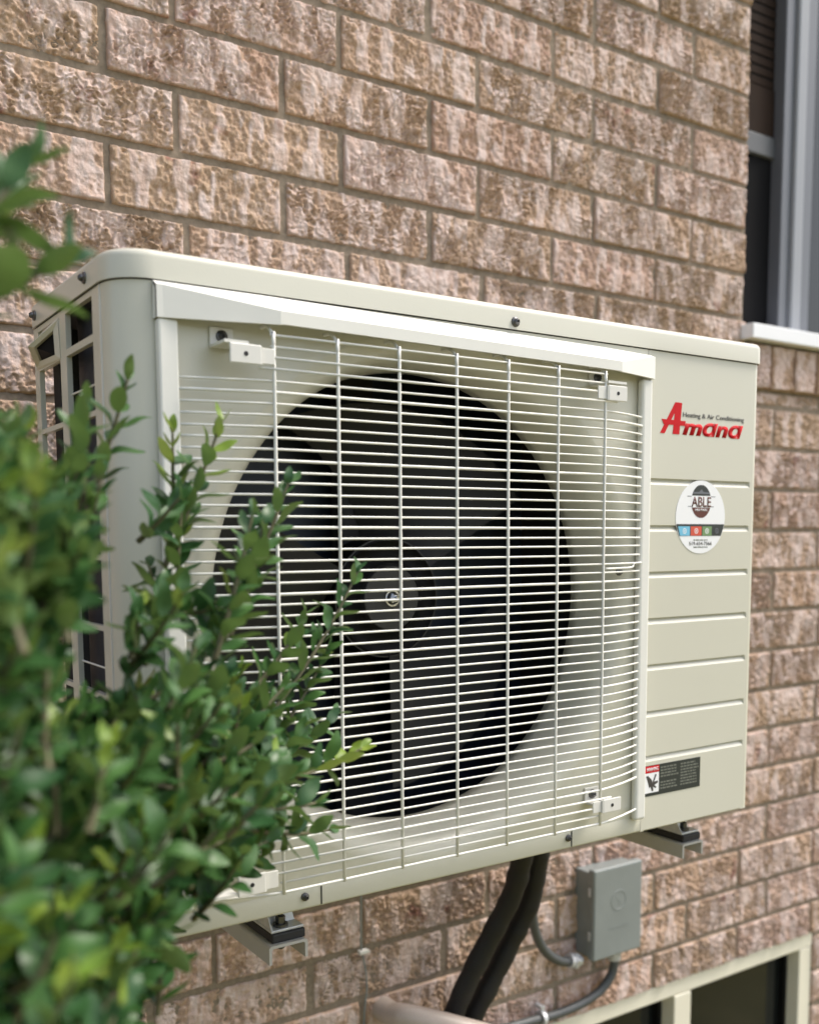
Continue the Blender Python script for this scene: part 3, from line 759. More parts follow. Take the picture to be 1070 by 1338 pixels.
# warning label
b = NB(); box(b, 9.55, 10.797, YF-.006, YF+.001, -12.125, -11.648); wl = ac.part('warning_label', b, M['teal'])
b = NB(); box(b, 9.545, 9.852, YF-.008, YF, -12.075, -11.765); ac.part('label_patch', b, M['sticker'], wl)
b = NB(); box(b, 9.545, 9.855, YF-.008, YF, -11.76, -11.655); ac.part('label_patch', b, M['red'], wl)
ac.part('lettering', text_bm('WARNING', 9.58, 9.835, -11.735, -11.68, YF-.0085, 0, .01, .002), M['sticker'], wl)
b = NB()
prism(b, [(9.57, -11.81), (9.61, -11.80), (9.68, -11.86), (9.71, -11.90), (9.68, -11.97), (9.64, -12.0), (9.62, -11.93)], YF-.010, YF)
prism(b, [(9.77, -11.79), (9.80, -11.80), (9.72, -11.96), (9.695, -11.95)], YF-.011, YF)
prism(b, [(9.68, -11.92), (9.82, -11.90), (9.83, -11.93), (9.75, -11.96), (9.80, -12.0), (9.77, -12.01), (9.72, -11.98), (9.73, -12.05), (9.70, -12.05), (9.67, -11.98)], YF-.012, YF)
ac.part('pictogram', fix(b), M['ink'], wl)
for i in range(8):
    zz = -11.695-.047*i
    rr_ = random.Random(40+i)
    if i != 4: ac.part('lettering', print_bm(9.89, 10.29-rr_.uniform(0, .08), zz-.022, zz, YF-.0062, 60+i), M['inkgrey'], wl)
    ac.part('lettering', print_bm(10.34, 10.76-rr_.uniform(0, .10), zz-.022, zz, YF-.0062, 80+i), M['inkgrey'], wl)

# ------------------------------------------------------------------ two support arms under the unit
def support(x0, x1, label):
    t = Thing('support_arm', label, 'bracket', ((x0+x1)/2, -2.6, -13.4), 'steel arms carrying the air conditioner')
    yf = -5.2; zt = -13.165; th = .035; fl = .235
    b = NB()
    P = [(x0, zt-fl), (x0, zt-.03), (x0+.01, zt-.01), (x0+.03, zt), (x1-.03, zt), (x1-.01, zt-.01), (x1, zt-.03), (x1, zt-fl)]
    Q = [(x0+th, zt-fl), (x0+th, zt-th-.02), (x0+th+.02, zt-th), (x1-th-.02, zt-th), (x1-th, zt-th-.02), (x1-th, zt-fl)]
    prism(b, P+Q[::-1], yf, .04); t.part('channel', fix(b), M['channel'])
    b = NB(); box(b, x0+.02, x1-.02, -.16, -.03, -13.15, -9.0, .02); t.part('wall_plate', b, M['channel'])
    xm = (x0+x1)/2
    b = NB(); box(b, x0+.07, x1+.0, yf+.05, yf+1.1, zt+.003, zt+.12, .02); t.part('rubber_pad', b, M['rubber'])
    b = NB(); box(b, x0+.07, x1-.01, yf+.08, yf+1.0, zt+.123, zt+.16, .01)
    hexprism(b, [(x0+.10, yf+.30, zt+.155), (x1-.03, yf+.30, zt+.155), (x1-.03, yf+.34, zt+.155), (x0+.10, yf+.34, zt+.155), (x0+.10, yf+.38, zt+.50), (x1-.09, yf+.38, zt+.50), (x1-.09, yf+.42, zt+.50), (x0+.10, yf+.42, zt+.50)])
    hexprism(b, [(x0+.08, yf+.10, zt+.155), (x0+.10, yf+.10, zt+.155), (x0+.10, yf+.9, zt+.155), (x0+.08, yf+.9, zt+.155), (x0+.08, yf+.34, zt+.48), (x0+.10, yf+.34, zt+.48), (x0+.10, yf+.9, zt+.48), (x0+.08, yf+.9, zt+.48)])
    t.part('foot', fix(b), M['galv'])
    b = NB(); tube(b, [(xm-.01, yf+.2, zt-.14), (xm-.01, yf+.2, zt+.42)], .028, 8); t.part('stud', b, M['rubber'])
    b = NB(); tube(b, [(xm-.01, yf+.2, zt+.161), (xm-.01, yf+.2, zt+.195)], .095, 14); tube(b, [(xm-.01, yf+.2, zt+.196), (xm-.01, yf+.2, zt+.29)], .062, 6); t.part('nut', b, M['zinc'])
    b = NB(); tube(b, [(xm-.01, yf+.2, zt-.04), (xm-.01, yf+.2, zt-.12)], .06, 6); t.part('nut', b, M['zinc'])
support(3.355, 3.885, 'steel arm under the near end of the unit beside the shrub, rubber pad on top')
support(10.78, 11.27, 'steel arm under the far end of the unit above the grey electrical box')

# ------------------------------------------------------------------ lines, box, conduits, pipe, cable
for nm, pts, lab in (('A', [(10.12, -1.95, -12.0), (10.16, -1.95, -13.2), (10.18, -1.9, -13.83), (10.24, -1.75, -14.32), (10.22, -1.5, -15.02), (9.98, -1.2, -15.83), (9.61, -.9, -16.82), (9.34, -.7, -17.66), (9.08, -.6, -18.44), (8.7, -.45, -19.6), (8.5, -.2, -20.2), (8.45, .3, -20.4)], 'thick black insulated pipe nearer the shrub, running down the bricks'),
                     ('B', [(10.62, -1.75, -12.0), (10.68, -1.75, -13.2), (10.77, -1.7, -13.9), (10.83, -1.55, -14.48), (10.81, -1.35, -15.31), (10.56, -1.1, -16.12), (10.18, -.85, -17.06), (9.87, -.65, -17.82), (9.64, -.5, -18.66), (9.35, -.35, -19.6), (9.2, -.1, -20.2), (9.15, .3, -20.4)], 'thick black insulated pipe nearer the grey electrical box')):
    t = Thing('insulated_pipe', lab, 'pipe', pts[-1], 'black insulated pipes under the unit')
    sp_ = smooth_path(pts, 10); rp = random.Random(len(nm)+ord(nm))
    b = NB(); tube(b, sp_, [.205+.008*math.sin(i*.9+ord(nm))+rp.uniform(-.007, .007) for i in range(len(sp_))], 20); t.part('insulation', fix(b), M['foam'], smooth=True)
    b = NB()
    i0 = 16 if nm == 'A' else 15
    for k_ in (i0,): tube(b, [sp_[k_], sp_[k_]+(sp_[k_+1]-sp_[k_])*.8], .216, 20)
    t.part('tape_band', fix(b), M['rubber'], smooth=True)
t = Thing('electrical_box', 'grey metal electrical disconnect box on the bricks below the unit', 'electrical box', (14.1, -.3, -17.4))
b = NB(); box(b, 13.31, 14.72, -.52, .06, -17.38, -15.45, .03); t.part('box_body', b, M['boxgrey'])
b = NB(); box(b, 13.28, 14.76, -.60, -.40, -17.42, -15.36, .045, 3); cov = t.part('cover', b, M['boxgrey'])
b = NB(); lathe_y(b, 14.03, -16.15, [(.24, -.597), (.235, -.606), (.20, -.606), (.195, -.597)], 32)
prism(b, [(13.95, -16.05), (14.12, -16.10), (14.13, -16.22), (14.02, -16.27), (14.05, -16.17), (13.94, -16.13)], -.604, -.59); t.part('embossed_mark', fix(b), M['boxgrey'], cov)
t.part('embossed_mark', print_bm(13.75, 14.32, -16.79, -16.72, -.600, 5, .004), M['boxgrey'], cov)
for zz in (-15.85, -16.85):
    b = NB(); box(b, 13.255, 13.283, -.50, -.43, zz-.12, zz+.08, .01); t.part('latch', b, M['galv'], cov)
for nm, pts, con, lab in (('conduit', [(11.3, -1.3, -12.2), (11.35, -1.1, -13.6), (11.38, -.85, -14.9), (11.52, -.6, -15.65), (11.72, -.45, -16.35), (12.1, -.34, -16.95), (12.6, -.3, -17.32), (13.05, -.28, -17.42)], (-1, -2), 'dark grey flexible conduit looping from behind the black pipes to the electrical box'),
                     ('conduit', [(14.22, -.27, -17.45), (14.25, -.27, -17.72), (14.18, -.25, -18.05), (13.85, -.22, -18.36), (13.3, -.2, -18.52), (12.6, -.2, -18.56), (11.9, -.2, -18.52), (10.6, -.2, -18.45), (10.2, -.1, -18.42), (9.9, .3, -18.4)], (0, 1), 'dark grey conduit curving from the bottom of the electrical box along the basement window')):
    t = Thing('conduit', lab, 'conduit', pts[con[0]], 'electrical conduits below the unit')
    sp_ = smooth_path(pts, 8); b = NB(); tube(b, sp_, [.100+.006*(i % 2) for i in range(len(sp_))], 14); t.part('sleeve', fix(b), M['conduit'], smooth=True)
    b = NB(); a_, c_ = Vector(pts[con[0]]), Vector(pts[con[1]]); d_ = (c_-a_).normalized()
    tube(b, [a_-d_*.12, a_+d_*.02], .13, 14); tube(b, [a_+d_*.02, a_+d_*.10], .19, 6); tube(b, [a_+d_*.10, a_+d_*.22], .155, 14); t.part('connector', fix(b), M['galv'])
    if con == (0, 1):
        b = NB(); tube(b, [(12.1, -.2, -18.53), (12.2, -.2, -18.535)], .17, 14); box(b, 12.1, 12.2, -.25, -.02, -18.33, -18.25); t.part('strap', b, M['galv'])
t = Thing('pvc_pipe', 'weathered grey beige plastic pipe end sticking out of the bricks at the bottom edge', 'pipe', (8.4, -.4, -17.5))
pv = [(8.2, .35, -17.3), (8.2, -.35, -17.3), (8.22, -.58, -17.24), (8.30, -.75, -17.22), (8.66, -.95, -17.33), (9.2, -1.2, -17.53), (10.0, -1.6, -17.84)]
b = NB(); tube(b, smooth_path(pv, 5), .24, 20); pb = t.part('pipe_body', fix(b), M['pvc'], smooth=True)
b = NB(); a_, c_ = Vector(pv[-1]), Vector(pv[-2]); d_ = (a_-c_).normalized(); tube(b, [a_-d_*.08, a_+d_*.3], .285, 20); t.part('collar', fix(b), M['white'], smooth=False)
t = Thing('wall_cable', 'thin grey cable clipped down the bricks below the unit left of the black pipes', 'cable', (7.7, -.05, -17))
b = NB(); tube(b, smooth_path([(7.70, -.09, -12.4), (7.72, -.09, -14), (7.70, -.09, -15.05), (7.69, -.09, -15.88), (7.77, -.09, -16.31), (7.81, -.09, -16.75), (7.73, -.09, -17.58), (7.75, -.09, -19.5)], 5), .016, 8); t.part('cable_sheath', b, M['boxgrey'], smooth=True)
b = NB(); box(b, 7.64, 7.80, -.15, -.03, -16.06, -15.99, .01); disc_y(b, 7.82, -16.02, .03, -.16, -.03, 10); t.part('clip', b, M['white'])

